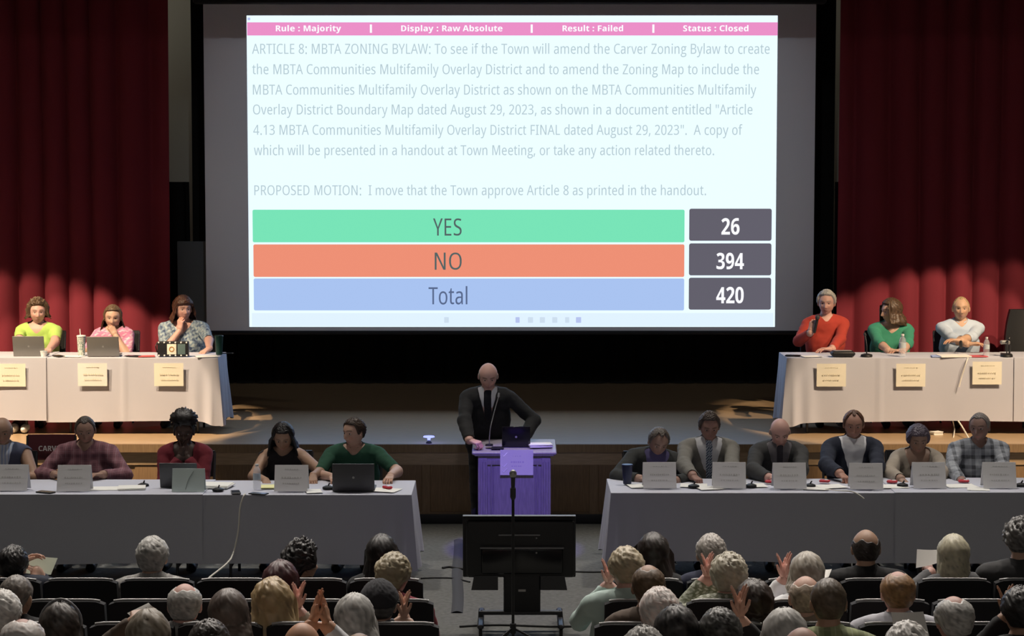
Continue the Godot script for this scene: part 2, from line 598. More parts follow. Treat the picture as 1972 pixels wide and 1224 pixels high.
		piece("hanger_rod", tube_mesh([bd * Vector3(0, -0.3, 0), bd * Vector3(0, -0.3, 0) + Vector3(0, 0.8 if over else 0.42, 0)], 0.012), M.dark_steel, t)
	for i in 5:
		var p: Vector3 = SPOT_AT[i]
		var t := thing("unseen_stage_light", ["unseen left stage spotlight aimed at the raised table", "unseen right stage spotlight aimed at the raised table", "unseen narrow violet spotlight aimed at the lectern", "unseen front spotlight aimed at the left raised table", "unseen front spotlight aimed at the right raised table"][i], "light", p)
		var b := Basis.looking_at((SPOT_TO[i] - p).normalized()) * Basis(Vector3.RIGHT, -PI / 2)
		piece("housing", lathe_mesh([Vector2(0.0, -0.50), Vector2(0.10, -0.48), Vector2(0.13, -0.30), Vector2(0.13, -0.03), Vector2(0.12, -0.03), Vector2(0.12, -0.28)], 20, Vector3.ZERO, b), M.black_plastic, t)
		piece("lens", lathe_mesh([Vector2(0.0, -0.09), Vector2(0.11, -0.09)], 20, Vector3.ZERO, b), glow("spot_glow", lin(1, 0.85, 0.6), 4.0) if i != 2 else glow("violet_glow", lin(0.35, 0.25, 1.0), 3.0), t)
		piece("hanger_rod", tube_mesh([b * Vector3(0, -0.25, 0) + Vector3(0, 0.1, 0), Vector3(0, 9.0 - p.y, 0) + b * Vector3(0, -0.25, 0)], 0.02), M.dark_steel, t)

func stage():
	slab("floor_stage", Vector3(-11.2, STAGE - 0.2, -27.0), Vector3(11.2, STAGE, -EDGE - 0.02), M.board, "varnished wooden stage floor")
	# the lip and the panelled front below it
	slab("trim_1", Vector3(-7.6, STAGE - 0.075, -EDGE - 0.02), Vector3(7.6, STAGE, -EDGE + 0.03), M.oak_stile, "rounded wooden nosing along the stage edge")
	var front: MeshInstance3D = slab("wall_stage_front", Vector3(-7.6, 0, -EDGE - 0.1), Vector3(7.6, STAGE - 0.07, -EDGE - 0.04), M.oak_stile, "wood panelled front of the stage")
	var lines := [-320.0, -35.0, 250.0, 535.0, 820.0, 1144.0, 1427.0, 1712.0, 1997.0, 2282.0]
	for k in lines.size() - 1:
		var xa := at(lines[k], 900, EDGE).x + 0.04
		var xb := at(lines[k + 1], 900, EDGE).x - 0.04
		var o := piece("wood_panel", box_mesh(Vector3(xb - xa, 0.53, 0.02), 0.006), M.oak_panel, front)
		o.position = Vector3((xa + xb) / 2.0, 0.375, -EDGE - 0.04) - front.position
	var base := piece("baseboard_stage", box_mesh(Vector3(15.2, 0.09, 0.02), 0.004, Vector3(0, 0.045, -EDGE - 0.03)), M.black_plastic)
	tag(base, "black baseboard along the foot of the stage front", "baseboard", "", "structure")
	# drapes
	pleated("stage_curtain", "red pleated stage curtain behind the left raised table", -9.5, -3.56, 22.75, STAGE + 0.02, 6.4, 0.29, M.red_velour, 5, "curtain", 0.075)
	pleated("stage_curtain", "red pleated stage curtain behind the right raised table", 3.38, 9.5, 22.75, STAGE + 0.02, 6.4, 0.27, M.red_velour, 9, "curtain", 0.075)
	pleated("backdrop_curtain", "black backdrop curtain hanging behind the projection screen", -3.75, 3.78, 25.6, STAGE + 0.01, 6.4, 0.3, M.black_velour, 2, "curtain", 0.04, 0.06)
	pleated("stage_valance", "dark red valance across the top of the stage opening", -7.6, 7.6, 20.75, 4.975, 6.4, 0.16, M.red_velour, 4, "valance", 0.05)
	pleated("border_curtain", "black border curtain above the projection screen", -9.0, 9.0, 22.3, 5.12, 6.6, 0.3, M.black_velour, 6, "curtain", 0.05)
	# side legs and a grey flat in the gap between curtain and screen
	pleated("leg_curtain", "black leg curtain left of the projection screen, behind the red curtain", -4.35, -3.62, 24.6, STAGE + 0.01, 3.15, 0.2, M.black_velour, 12, "curtain", 0.05)
	pleated("leg_curtain", "black leg curtain right of the projection screen, behind the red curtain", 3.62, 4.35, 24.6, STAGE + 0.01, 3.15, 0.2, M.black_velour, 13, "curtain", 0.05)
	var fl := thing("scenery_flat", "dark grey scenery flat standing left of the projection screen", "scenery flat", Vector3(-3.46, STAGE, -23.9))
	piece("panel", box_mesh(Vector3(0.42, 1.75, 0.03), 0.005, Vector3(0, 0.875, 0)), mat("flat_grey", lin(0.16, 0.18, 0.19), 0.9), fl)
	piece("brace", tube_mesh([Vector3(0, 1.4, -0.02), Vector3(0, 0.02, -0.7)], 0.015), M.dark_steel, fl)

func pleated(called: String, label: String, x0: float, x1: float, d: float, y0: float, y1: float, pitch: float, m: Material, sd: int, cat: String, depth: float, lean := 0.0):
	# a hanging drape: rounded pleats of uneven width and depth, two-faced, with thickness
	var rng := RandomNumberGenerator.new()
	rng.seed = sd
	var xs := [0.0]
	var deps := [1.0]
	while xs[-1] < x1 - x0:
		xs.append(xs[-1] + pitch * rng.randf_range(0.6, 1.45))
		deps.append(rng.randf_range(0.55, 1.2))
	var total: float = xs[-1]
	for k in xs.size(): xs[k] *= (x1 - x0) / total
	var per := 8
	var n: int = (xs.size() - 1) * per
	var f := func(u: float, t: float) -> Vector3:
		var q: float = u * (xs.size() - 1)
		var k: int = min(int(q), xs.size() - 2)
		var fr := q - k
		var x: float = lerp(xs[k], xs[k + 1], fr)
		var dd: float = lerp(deps[k], deps[k + 1], fr)
		var wave := cos(fr * TAU)
		wave = signf(wave) * pow(absf(wave), 0.7)
		var sway: float = sin(t * 2.2 + x * 3.0) * 0.012
		return Vector3(x0 + x + sway + sin(fr * TAU) * pitch * 0.12, lerp(y0, y1, t), -d + depth * dd * wave * (0.8 + 0.2 * t))
	var s := Shape.new()
	s.grid(n, 5, f)
	var g := func(u: float, t: float) -> Vector3: return f.call(u, t) + Vector3(0, 0, -0.012)
	s.grid(n, 5, g, true)
	var o := piece(called, s.mesh(), m)
	tag(o, label, cat)

# ------------------------------------------------------------------ the projected picture
func projection():
	var d := SCREEN_D
	var t := thing("projection_screen", "large projection screen with grey border showing the vote result", "projection screen", Vector3(0, 0, -d))
	var lo := at(398, 640, d)
	var hi := at(1572, 8, d)
	var cx := (lo.x + hi.x) / 2.0
	piece("screen_cloth", box_mesh(Vector3(hi.x - lo.x, hi.y - lo.y, 0.012), 0.003, Vector3(cx, (lo.y + hi.y) / 2.0, 0)), M.screen_cloth, t)
	piece("bottom_bar", tube_mesh([Vector3(lo.x, lo.y, 0), Vector3(hi.x, lo.y, 0)], 0.022, -1, 10), M.screen_edge, t)
	piece("roller_case", box_mesh(Vector3(hi.x - lo.x + 0.2, 0.14, 0.14), 0.02, Vector3(cx, hi.y + 0.07, 0)), M.screen_edge, t)
	for x in [lo.x + 0.3, hi.x - 0.3]: piece("hanger_wire", tube_mesh([Vector3(x, hi.y + 0.1, 0), Vector3(x, 9.0, 0)], 0.006), M.dark_steel, t)
	# picture coordinates: pixels of the photograph, spread over the picture's rectangle on the screen
	var a := at(475, 30, d)
	var b := at(1492, 629, d)
	var P := func(px: float, py: float, dz := 0.0) -> Vector3:
		return Vector3(lerpf(a.x, b.x, (px - 475.0) / 1017.0), lerpf(a.y, b.y, (py - 30.0) / 599.0), 0.008 + dz)
	var panel := func(called: String, x0: float, y0: float, x1: float, y1: float, r: float, dz: float, m: Material):
		var s := Shape.new()
		var pts := []
		for q in [[x1 - r, y1 - r, 0.0], [x0 + r, y1 - r, 90.0], [x0 + r, y0 + r, 180.0], [x1 - r, y0 + r, 270.0]]:
			for k in 5:
				var an := deg_to_rad(q[2] + 22.5 * k)
				pts.append(P.call(q[0] + cos(an) * r, q[1] + sin(an) * r, dz))
				if r == 0.0: break
		pts.reverse()
		s.face(pts)
		return piece(called, s.mesh(), m, t)
	var white := glow("picture_white", lin(0.86, 1.02, 1.10))
	panel.call("projected_picture", 475, 30, 1492, 629, 0.0, 0.0, white)
	panel.call("header_band", 476, 43, 1492, 68, 0.0, 0.0015, glow("picture_pink", lin(0.84, 0.28, 0.58)))
	panel.call("vote_bar", 483, 402, 1316, 465, 3.0, 0.0015, glow("picture_green", lin(0.19, 0.78, 0.48)))
	panel.call("vote_bar", 484, 469, 1316, 532, 3.0, 0.0015, glow("picture_orange", lin(0.86, 0.28, 0.18)))
	panel.call("vote_bar", 484, 535, 1316, 597, 3.0, 0.0015, glow("picture_blue", lin(0.40, 0.55, 0.88)))
	var dark := glow("picture_dark", lin(0.125, 0.118, 0.15))
	for y in [400.0, 467.0, 533.5]: panel.call("count_box", 1325, y, 1484, y + 62.0, 4.0, 0.0015, dark)
	panel.call("task_bar", 480, 602, 1489, 628, 0.0, 0.0015, glow("picture_task", lin(0.76, 0.90, 1.08)))
	var ti := glow("picture_icon", lin(0.48, 0.56, 0.86))
	var ti2 := glow("picture_icon_pale", lin(0.62, 0.74, 0.86))
	for q in [[852, 9], [990, 8], [1014, 10], [1037, 10], [1061, 10], [1086, 8], [1107, 10]]:
		panel.call("task_icon", q[0], 610, q[0] + q[1], 621, 1.0, 0.003, ti if q[0] in [990, 1107] else ti2)
	panel.call("window_icon", 477, 34, 482, 39, 1.0, 0.003, ti)
	# words
	var words := func(called: String, text: String, x0: float, x1: float, base: float, cap: float, m: Material, bold := false):
		var tm := TextMesh.new()
		var f := SystemFont.new()
		f.font_names = PackedStringArray(["Droid Sans"])
		f.font_weight = 700 if bold else 400
		tm.font = f
		tm.text = text
		tm.font_size = 64
		tm.pixel_size = 0.01
		tm.depth = 0.004
		tm.curve_step = 2.0
		tm.horizontal_alignment = HORIZONTAL_ALIGNMENT_CENTER
		var bb := tm.get_aabb()
		var o := piece(called, tm, m, t)
		var left: Vector3 = P.call(x0, base, 0.004)
		var right: Vector3 = P.call(x1, base, 0.004)
		var k: float = (right.x - left.x) / bb.size.x
		var h: float = absf(a.y - b.y) / 599.0 * cap / (64 * 0.01 * 0.714)      # cap height of the face
		o.scale = Vector3(k, h, 0.5)
		var c := bb.get_center()
		var probe := TextMesh.new()
		probe.font = f; probe.text = "H"; probe.font_size = 64; probe.pixel_size = 0.01
		var pb := probe.get_aabb()
		o.position = Vector3((left.x + right.x) / 2.0 - c.x * k, left.y - pb.position.y * h, 0.016)
		return o
	var txt := glow("picture_text", lin(0.48, 0.60, 0.64))
	var wt := glow("picture_lettering", lin(1.0, 1.0, 1.05))
	for q in [["Rule : Majority", 531, 656], ["Display : Raw Absolute", 771, 965], ["Result : Failed", 1080, 1196], ["Status : Closed", 1311, 1436]]:
		words.call("header_text", q[0], q[1], q[2], 60, 11, wt, true)
	for x in [713.0, 1021.0, 1254.0]: panel.call("header_divider", x - 2, 47, x + 2, 63, 0.0, 0.003, wt)
	for q in [
		["ARTICLE 8: MBTA ZONING BYLAW: To see if the Town will amend the Carver Zoning Bylaw to create", 485, 1477, 103],
		["the MBTA Communities Multifamily Overlay District and to amend the Zoning Map to include the", 485, 1457, 142],
		["MBTA Communities Multifamily Overlay District as shown on the MBTA Communities Multifamily", 486, 1452, 181],
		["Overlay District Boundary Map dated August 29, 2023, as shown in a document entitled \"Article", 486, 1445, 219],
		["4.13 MBTA Communities Multifamily Overlay District FINAL dated August 29, 2023\".  A copy of", 486, 1426, 258],
		["which will be presented in a handout at Town Meeting, or take any action related thereto.", 487, 1372, 297],
		["PROPOSED MOTION:  I move that the Town approve Article 8 as printed in the handout.", 487, 1357, 374]]:
		words.call("body_text", q[0], q[1], q[2], q[3], 19, txt)
	for q in [["YES", 831, 886, 452], ["NO", 834, 886, 518], ["Total", 822, 897, 585]]:
		words.call("bar_text", q[0], q[1], q[2], q[3], 33, glow("picture_grey", lin(0.09, 0.13, 0.13)) if q[0] != "Total" else glow("picture_navy", lin(0.10, 0.14, 0.26)))
	for q in [["26", 1387, 1422, 450], ["394", 1378, 1431, 517], ["420", 1378, 1431, 583]]:
		words.call("count_text", q[0], q[1], q[2], q[3], 31, wt, true)

# ------------------------------------------------------------------ tables
func folding_table(label: String, x0: float, x1: float, d0: float, d1: float, y: float, ground: float) -> Node3D:
	var t := thing("folding_table", label, "table", Vector3((x0 + x1) / 2.0, ground, -(d0 + d1) / 2.0), 0.0, "folding tables under cloths")
	var w := x1 - x0 - 0.03
	var dep := d1 - d0 - 0.03
	var top := y - ground - 0.008
	piece("tabletop", box_mesh(Vector3(w, 0.03, dep), 0.008, Vector3(0, top - 0.015, 0)), M.grey_plastic, t)
	var leg := tube_mesh([Vector3(0, 0, 0), Vector3(0, top - 0.03, 0)], 0.013)
	for sx in [-1, 1]:
		for sz in [-1, 1]: piece("leg", leg, M.dark_steel, t, Vector3(sx * (w / 2 - 0.2), 0, sz * (dep / 2 - 0.09)))
		piece("leg_brace", tube_mesh([Vector3(sx * (w / 2 - 0.2), 0.14, -dep / 2 + 0.09), Vector3(sx * (w / 2 - 0.2), 0.14, dep / 2 - 0.09)], 0.01), M.dark_steel, t)
	return t

func table_cloth(label: String, x0: float, x1: float, d0: float, d1: float, y: float, hem: float, drape_left: bool, drape_right: bool, sd: int, lift := 0.0, crease := []):
	# a flat top and skirts: front and back full width, ends only where the cloth hangs free; a soft corner fold at each free end
	var o := thing("tablecloth", label, "tablecloth", Vector3.ZERO)
	var s := Shape.new()
	s.box(Vector3((x0 + x1) / 2.0, y - 0.003 + lift, -(d0 + d1) / 2.0), Vector3(x1 - x0, 0.006, d1 - d0), 0.003)
	var top := piece("cloth_top", s.mesh(), M.table_linen, o)
	var rng := RandomNumberGenerator.new()
	rng.seed = sd
	var ph := rng.randf() * 10.0
	var skirt := func(called: String, length: float, place: Callable, corner0: bool, corner1: bool):
		var f := func(u: float, v: float) -> Vector3:
			var x := u * length
			var swing := (sin(x * 4.1 + ph) * 0.35 + sin(x * 9.7 + ph * 2.0) * 0.25 + sin(x * 17.0 + ph) * 0.12) * 0.016 * v * v
			for e in [x if corner0 else 9.0, length - x if corner1 else 9.0]:
				swing += exp(-pow((e - 0.07) / 0.05, 2.0)) * 0.05 * v
				swing += exp(-pow((e - 0.22) / 0.06, 2.0)) * 0.028 * v
			for c in crease: swing += exp(-pow((x - c) / 0.018, 2.0)) * 0.010
			var drop: float = lerp(y + lift - 0.003, hem + sin(x * 2.3 + ph) * 0.008, v)
			var flare := 0.012 * v + 0.008 * sqrt(v)
			for e in [x if corner0 else 9.0, length - x if corner1 else 9.0]:
				drop -= exp(-pow(e / 0.12, 2.0)) * 0.045 * v
			return place.call(x, drop, swing + flare, v)
		var sh := Shape.new()
		sh.grid(int(length * 42.0), 7, f)
		piece(called, sh.mesh(), M.table_linen, o)
	skirt.call("front_skirt", x1 - x0, func(x, yy, out, v): return Vector3(x0 + x + (0.05 * v if drape_right and x > x1 - x0 - 0.02 else 0.0) - (0.05 * v if drape_left and x < 0.02 else 0.0), yy, -d0 + out), drape_left, drape_right)
	skirt.call("back_skirt", x1 - x0, func(x, yy, out, v): return Vector3(x1 - x, yy, -d1 - out), drape_right, drape_left)
	if drape_right: skirt.call("end_skirt", d1 - d0, func(x, yy, out, v): return Vector3(x1 + out, yy, -d0 - x), true, true)
	if drape_left: skirt.call("end_skirt", d1 - d0, func(x, yy, out, v): return Vector3(x0 - out, yy, -d1 + x), true, true)
	return o

const SD0 := 21.0      # stage tables, front and back edge
const SD1 := 21.62
const SY := 1.50
const FD0 := 17.35     # floor tables
const FD1 := 18.12
const FY := 0.745

func stage_tables():
	var x_l := on(419, 690, SY).x
	var x_m := on(86, 690, SY).x
	folding_table("folding table under the beige cloth, raised stage left, by its free end", x_m, x_l, SD0, SD1, SY, STAGE)
	folding_table("folding table running out of the picture at the far left of the stage", x_m - 1.9, x_m, SD0, SD1, SY, STAGE)
	table_cloth("beige tablecloth of the left stage table, hanging to its free right end", x_m, x_l, SD0, SD1, SY, 0.885, false, true, 3, 0.002, [0.76])
	table_cloth("beige tablecloth at the left picture edge on the stage, overlapping the next", x_m - 1.9, x_m + 0.01, SD0 - 0.012, SD1 + 0.012, SY, 0.90, false, false, 5, 0.007)
	var x_r := on(1516, 690, SY).x
	var x_n := on(1956, 690, SY).x
	folding_table("folding table under the beige cloth, raised stage right, by its free end", x_r, x_n, SD0, SD1, SY, STAGE)
	folding_table("folding table running out of the picture at the far right of the stage", x_n, x_n + 1.9, SD0, SD1, SY, STAGE)
	table_cloth("beige tablecloth of the right stage table, hanging to its free left end", x_r, x_n, SD0, SD1, SY, 0.885, true, false, 8, 0.002, [0.90])
	table_cloth("beige tablecloth at the right picture edge on the stage", x_n - 0.01, x_n + 1.9, SD0 - 0.012, SD1 + 0.012, SY, 0.885, false, false, 9, 0.006)
	# sheets of paper hung on the cloths
	var k := 0
	for q in [[21, 722, "cream", "sheet on the left stage cloth below the woman in green"], [178, 721, "white", "sheet on the left stage cloth below the woman in pink"], [325, 721, "cream", "sheet on the left stage cloth below the floral top"],
			[1601, 722, "cream", "sheet on the right stage cloth below the man in red"], [1754, 722, "cream", "sheet on the right stage cloth below the woman in green"], [1901, 718, "cream", "sheet on the right stage cloth below the man in pale blue"]]:
		var p := at(q[0], q[1], SD0 - 0.045)
		var t := thing("name_sheet", "%s printed name %s" % [q[2], q[3]], "sign", p, 0.0, "name sheets on the stage tables")
		var f := func(u: float, v: float) -> Vector3: return Vector3((u - 0.5) * 0.283, (v - 0.5) * 0.222, 0.006 * sin(u * PI) * v)
		var sh := Shape.new()
		sh.grid(6, 4, f)
		sh.grid(6, 4, func(u, v): return f.call(u, v) - Vector3(0, 0, 0.001), true)
		piece("sheet", sh.mesh(), M.paper if q[2] == "white" else M.cream_paper, t)
		print_lines(t, 0.283, 0.222, 0.009, k)
		k += 1

func print_lines(t: Node3D, w: float, h: float, z: float, sd: int, m: Material = null):
	# faint printed words too small to read in the photograph: rows of short strokes
	var rng := RandomNumberGenerator.new()
	rng.seed = 50 + sd
	for row in [[0.34, 0.42, 0.007], [0.02, 0.62, 0.016], [-0.20, 0.55, 0.011]]:
		var s := Shape.new()
		var x: float = -row[1] * w * 0.5
		while x < row[1] * w * 0.5:
			var l := rng.randf_range(0.006, 0.016)
			s.box(Vector3(x + l / 2, row[0] * h, z), Vector3(l, row[2] * rng.randf_range(0.6, 1.0), 0.0006))
			x += l + rng.randf_range(0.003, 0.012)
		piece("print_row", s.mesh(), m if m else mat("pale_ink", lin(0.74, 0.70, 0.57), 0.9), t).set_meta("kind", "stuff")

func floor_tables():
	var x_l := on(792, 955, FY).x
	var x_m := on(386, 955, FY).x
	folding_table("folding table under grey cloth on the left floor, nearest the lectern", x_m, x_l, FD0, FD1, FY, 0.0)
	folding_table("folding table on the left floor, running out of the picture", x_m - 1.9, x_m, FD0, FD1, FY, 0.0)
	table_cloth("grey tablecloth of the left floor table, draped at its right end near the lectern", x_m - 0.02, x_l, FD0, FD1, FY, 0.185, false, true, 13, 0.002)
	table_cloth("grey tablecloth at the left picture edge on the floor table", x_m - 1.9, x_m + 0.01, FD0 - 0.014, FD1 + 0.014, FY, 0.19, false, false, 15, 0.008)
	var x_r := on(1176, 948, FY).x
	var x_n := on(1722, 948, FY).x
	folding_table("folding table under grey cloth on the right floor, nearest the lectern", x_r, x_n, FD0 + 0.1, FD1 + 0.1, FY, 0.0)
	folding_table("folding table on the right floor, running out of the picture", x_n, x_n + 1.9, FD0 + 0.1, FD1 + 0.1, FY, 0.0)
	table_cloth("grey tablecloth of the right floor table, draped at its left end near the lectern", x_r, x_n + 0.01, FD0 + 0.1, FD1 + 0.1, FY, 0.185, true, false, 18, 0.002)
	table_cloth("grey tablecloth at the right picture edge on the floor table", x_n, x_n + 1.9, FD0 + 0.086, FD1 + 0.114, FY, 0.185, false, false, 19, 0.008)
	# standing name cards
	var k := 0
	for q in [[20, 946, 0.0, "on the left floor table at the picture edge"], [141, 947, 0.0, "on the left floor table before the maroon plaid man"], [560, 947, 0.0, "before the woman with long black hair"],
			[1271, 941, 0.1, "on the right floor table before the bending man"], [1405, 941, 0.1, "on the right floor table before the grey blazer man"], [1522, 942, 0.1, "on the right floor table before the bald man"], [1669, 943, 0.1, "on the right floor table before the navy blazer man"], [1791, 941, 0.1, "on the right floor table before the beige cardigan woman"], [1926, 941, 0.1, "on the right floor table before the checked-shirt man"]]:
		var p := on(q[0], q[1], FY + 0.011)
		var t := thing("name_card", "grey folded name card standing " + q[3], "name card", p, 0.04 * sin(k * 3.0), "folded name cards on the floor tables")
		var h := 0.215
		var lean := 0.075
		var up := Vector3(0, h, -lean).normalized()
		var bf := Basis(Vector3.RIGHT, up, Vector3.RIGHT.cross(up))
		piece("front_panel", box_mesh(Vector3(0.27, h, 0.0016), 0.0, Vector3(0, h / 2, -lean / 2), bf), mat("card", lin(0.80, 0.79, 0.80), 0.9), t)
		var up2 := Vector3(0, h, lean).normalized()
		piece("back_panel", box_mesh(Vector3(0.27, h, 0.0016), 0.0, Vector3(0, h / 2, -lean * 1.5), Basis(Vector3.RIGHT, up2, Vector3.RIGHT.cross(up2))), M.card, t)
		var pr := Node3D.new()
		pr.name = "printing"
		pr.transform = Transform3D(bf, Vector3(0, h / 2, -lean / 2))
		t.add_child(pr)
		print_lines(pr, 0.25, h, 0.0014, 20 + k, mat("card_ink", lin(0.62, 0.61, 0.60), 0.9))
		k += 1

# ------------------------------------------------------------------ lectern, microphones
func lectern_area():
	var d := 18.55
	var l := at(919, 930, d)
	var r := at(1062, 930, d)
	var w := r.x - l.x
	var t := thing("lectern", "wooden lectern lit purple, with panelled front and moulded top", "lectern", Vector3((l.x + r.x) / 2.0, 0, -d))
	var dep := 0.42
	var h := 0.95
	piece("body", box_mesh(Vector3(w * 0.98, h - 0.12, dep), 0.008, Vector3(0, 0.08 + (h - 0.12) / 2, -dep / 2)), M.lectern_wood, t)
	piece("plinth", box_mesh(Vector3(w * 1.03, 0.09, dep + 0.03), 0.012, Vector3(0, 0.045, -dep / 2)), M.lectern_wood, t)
	for sx in [-1, 1]:
		var s := Shape.new()
		s.box(Vector3(sx * w * 0.425, 0.5, 0.008), Vector3(w * 0.13, h - 0.2, 0.024), 0.006)
		for k in 3: s.box(Vector3(sx * w * (0.39 + 0.035 * k), 0.5, 0.02), Vector3(0.008, h - 0.26, 0.012), 0.004)
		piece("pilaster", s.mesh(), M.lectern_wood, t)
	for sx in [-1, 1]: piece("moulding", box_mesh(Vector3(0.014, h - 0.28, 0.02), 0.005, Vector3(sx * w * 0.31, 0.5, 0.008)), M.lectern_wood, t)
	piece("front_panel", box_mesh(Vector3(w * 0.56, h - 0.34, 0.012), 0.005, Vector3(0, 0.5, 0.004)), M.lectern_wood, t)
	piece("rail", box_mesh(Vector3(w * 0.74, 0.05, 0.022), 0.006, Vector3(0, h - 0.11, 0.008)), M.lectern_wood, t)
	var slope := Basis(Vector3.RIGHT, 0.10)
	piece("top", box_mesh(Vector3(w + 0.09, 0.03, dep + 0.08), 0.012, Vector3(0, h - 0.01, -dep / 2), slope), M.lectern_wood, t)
	piece("ledge", box_mesh(Vector3(w + 0.05, 0.025, 0.03), 0.008, Vector3(0, h - 0.045, 0.015)), M.lectern_wood, t)
	# the sheet on its front
	var sp := at(995, 890, d - 0.04)
	var sg := thing("lectern_sign", "pale printed sheet with ticks down its left side, on the lectern front", "sign", sp)
	piece("sheet", box_mesh(Vector3(0.283, 0.218, 0.0016), 0.0), M.paper, sg)
	var tk := Shape.new()
	for y in [0.06, -0.03, -0.075]:
		tk.tube([Vector3(-0.122, y + 0.005, 0.0014), Vector3(-0.110, y - 0.010, 0.0014), Vector3(-0.082, y + 0.022, 0.0014)], 0.0035, -1, 5)
	piece("tick_marks", tk.mesh(), mat("bright_ink", lin(1.0, 1.0, 1.0), 0.9), sg)
	print_lines(sg, 0.16, 0.16, 0.0014, 77, mat("violet_ink", lin(0.66, 0.62, 0.70), 0.9))
	# on the lectern
	laptop("dark laptop open on the lectern, its back to the audience", at(994, 861, d + 0.14), 0.245, 0.185, PI, M.black_gloss, 0.08)
	var gm := thing("lectern_microphone", "thin gooseneck microphone rising from the lectern before the speaker", "microphone", at(942, 858, d + 0.10))
	piece("base", lathe_mesh([Vector2(0.0, 0), Vector2(0.035, 0), Vector2(0.032, 0.015), Vector2(0.0, 0.02)], 16), M.black_plastic, gm)
	var g1 := at(944, 826, d + 0.10) - gm.position
	var g2 := at(952, 792, d + 0.14) - gm.position
	var g3 := at(960, 764, d + 0.18) - gm.position
	piece("stem", tube_mesh(curve([Vector3(0, 0.015, 0), g1, g2, g3]), 0.0055, 0.005), M.steel, gm)
	piece("capsule", tube_mesh([g3, g3 + Vector3(0.004, 0.035, -0.01)], 0.011, 0.009, 10), M.grey_plastic, gm)
	paper_stack("low stack of papers on the right side of the lectern top", at(1040, 859, d + 0.16), 0.20, 0.16, 0.025, 0.15, M.paper)
	var ph := thing("phone", "small phone lying on the lectern beside the speaker's hand", "phone", at(958, 862, d + 0.06))
	piece("case", box_mesh(Vector3(0.11, 0.012, 0.07), 0.004), M.black_plastic, ph)
	piece("screen", box_mesh(Vector3(0.10, 0.002, 0.06), 0.0, Vector3(0, 0.007, 0)), M.black_gloss, ph)
	# audience microphone on a straight stand, nearer than the monitor cart
	var md := 15.25
	var top := at(988, 905, md)
	var ms := thing("microphone_stand", "black straight microphone stand in the centre aisle, before the monitor cart", "microphone stand", Vector3(top.x, 0, -md))
	piece("pole", tube_mesh([Vector3(0, 0.05, 0), Vector3(0, top.y - 0.20, 0)], 0.0105), M.black_plastic, ms)
	for k in 3:
		var a := TAU * k / 3.0 + 0.3
		piece("leg", tube_mesh([Vector3(0, 0.13, 0), Vector3(cos(a) * 0.26, 0.012, sin(a) * 0.26)], 0.009), M.black_plastic, ms)
	piece("collar", lathe_mesh([Vector2(0, 0.09), Vector2(0.022, 0.09), Vector2(0.022, 0.16), Vector2(0, 0.165)], 14), M.black_plastic, ms)
	piece("clip", lathe_mesh([Vector2(0.012, top.y - 0.21), Vector2(0.02, top.y - 0.19), Vector2(0.02, top.y - 0.13), Vector2(0.014, top.y - 0.12)], 14), M.dark_grey, ms)
	var mi := thing("microphone", "grey ball microphone clipped on the stand in the centre aisle", "microphone", Vector3(top.x, top.y - 0.16, -md))
	piece("handle", lathe_mesh([Vector2(0, -0.03), Vector2(0.011, -0.03), Vector2(0.016, 0.11), Vector2(0, 0.112)], 14), M.dark_grey, mi)
	var hd := Shape.new()
	hd.ball(Vector3(0, 0.135, 0), Vector3(0.026, 0.03, 0.026))
	piece("grille", hd.mesh(), M.silver, mi)
	# a small blue lamp on the stage edge
	var bp := on(826, 853, STAGE)
	var bl := thing("stage_lamp", "small blue lamp standing on the stage edge left of the speaker", "lamp", bp)
	piece("foot", lathe_mesh([Vector2(0, 0), Vector2(0.03, 0), Vector2(0.02, 0.02), Vector2(0, 0.022)], 14), M.dark_grey, bl)
	piece("stem", tube_mesh([Vector3(0, 0.02, 0), Vector3(0, 0.05, 0)], 0.006), M.dark_grey, bl)
	piece("bulb", lathe_mesh([Vector2(0, 0.028), Vector2(0.014, 0.03), Vector2(0.016, 0.05), Vector2(0.055, 0.058), Vector2(0.05, 0.068), Vector2(0, 0.07)], 16), glow("blue_glow", lin(0.35, 0.40, 1.3), 1.6), bl)
	var ol := OmniLight3D.new()
	ol.name = "lamp_glow"
	ol.light_color = Color(0.45, 0.5, 1.0)
	ol.light_energy = 0.02
	ol.light_size = 0.04
	ol.omni_range = 30.0
	ol.omni_attenuation = 2.0
	ol.shadow_enabled = true
	ol.position = Vector3(0, 0.062, 0)
	bl.add_child(ol)

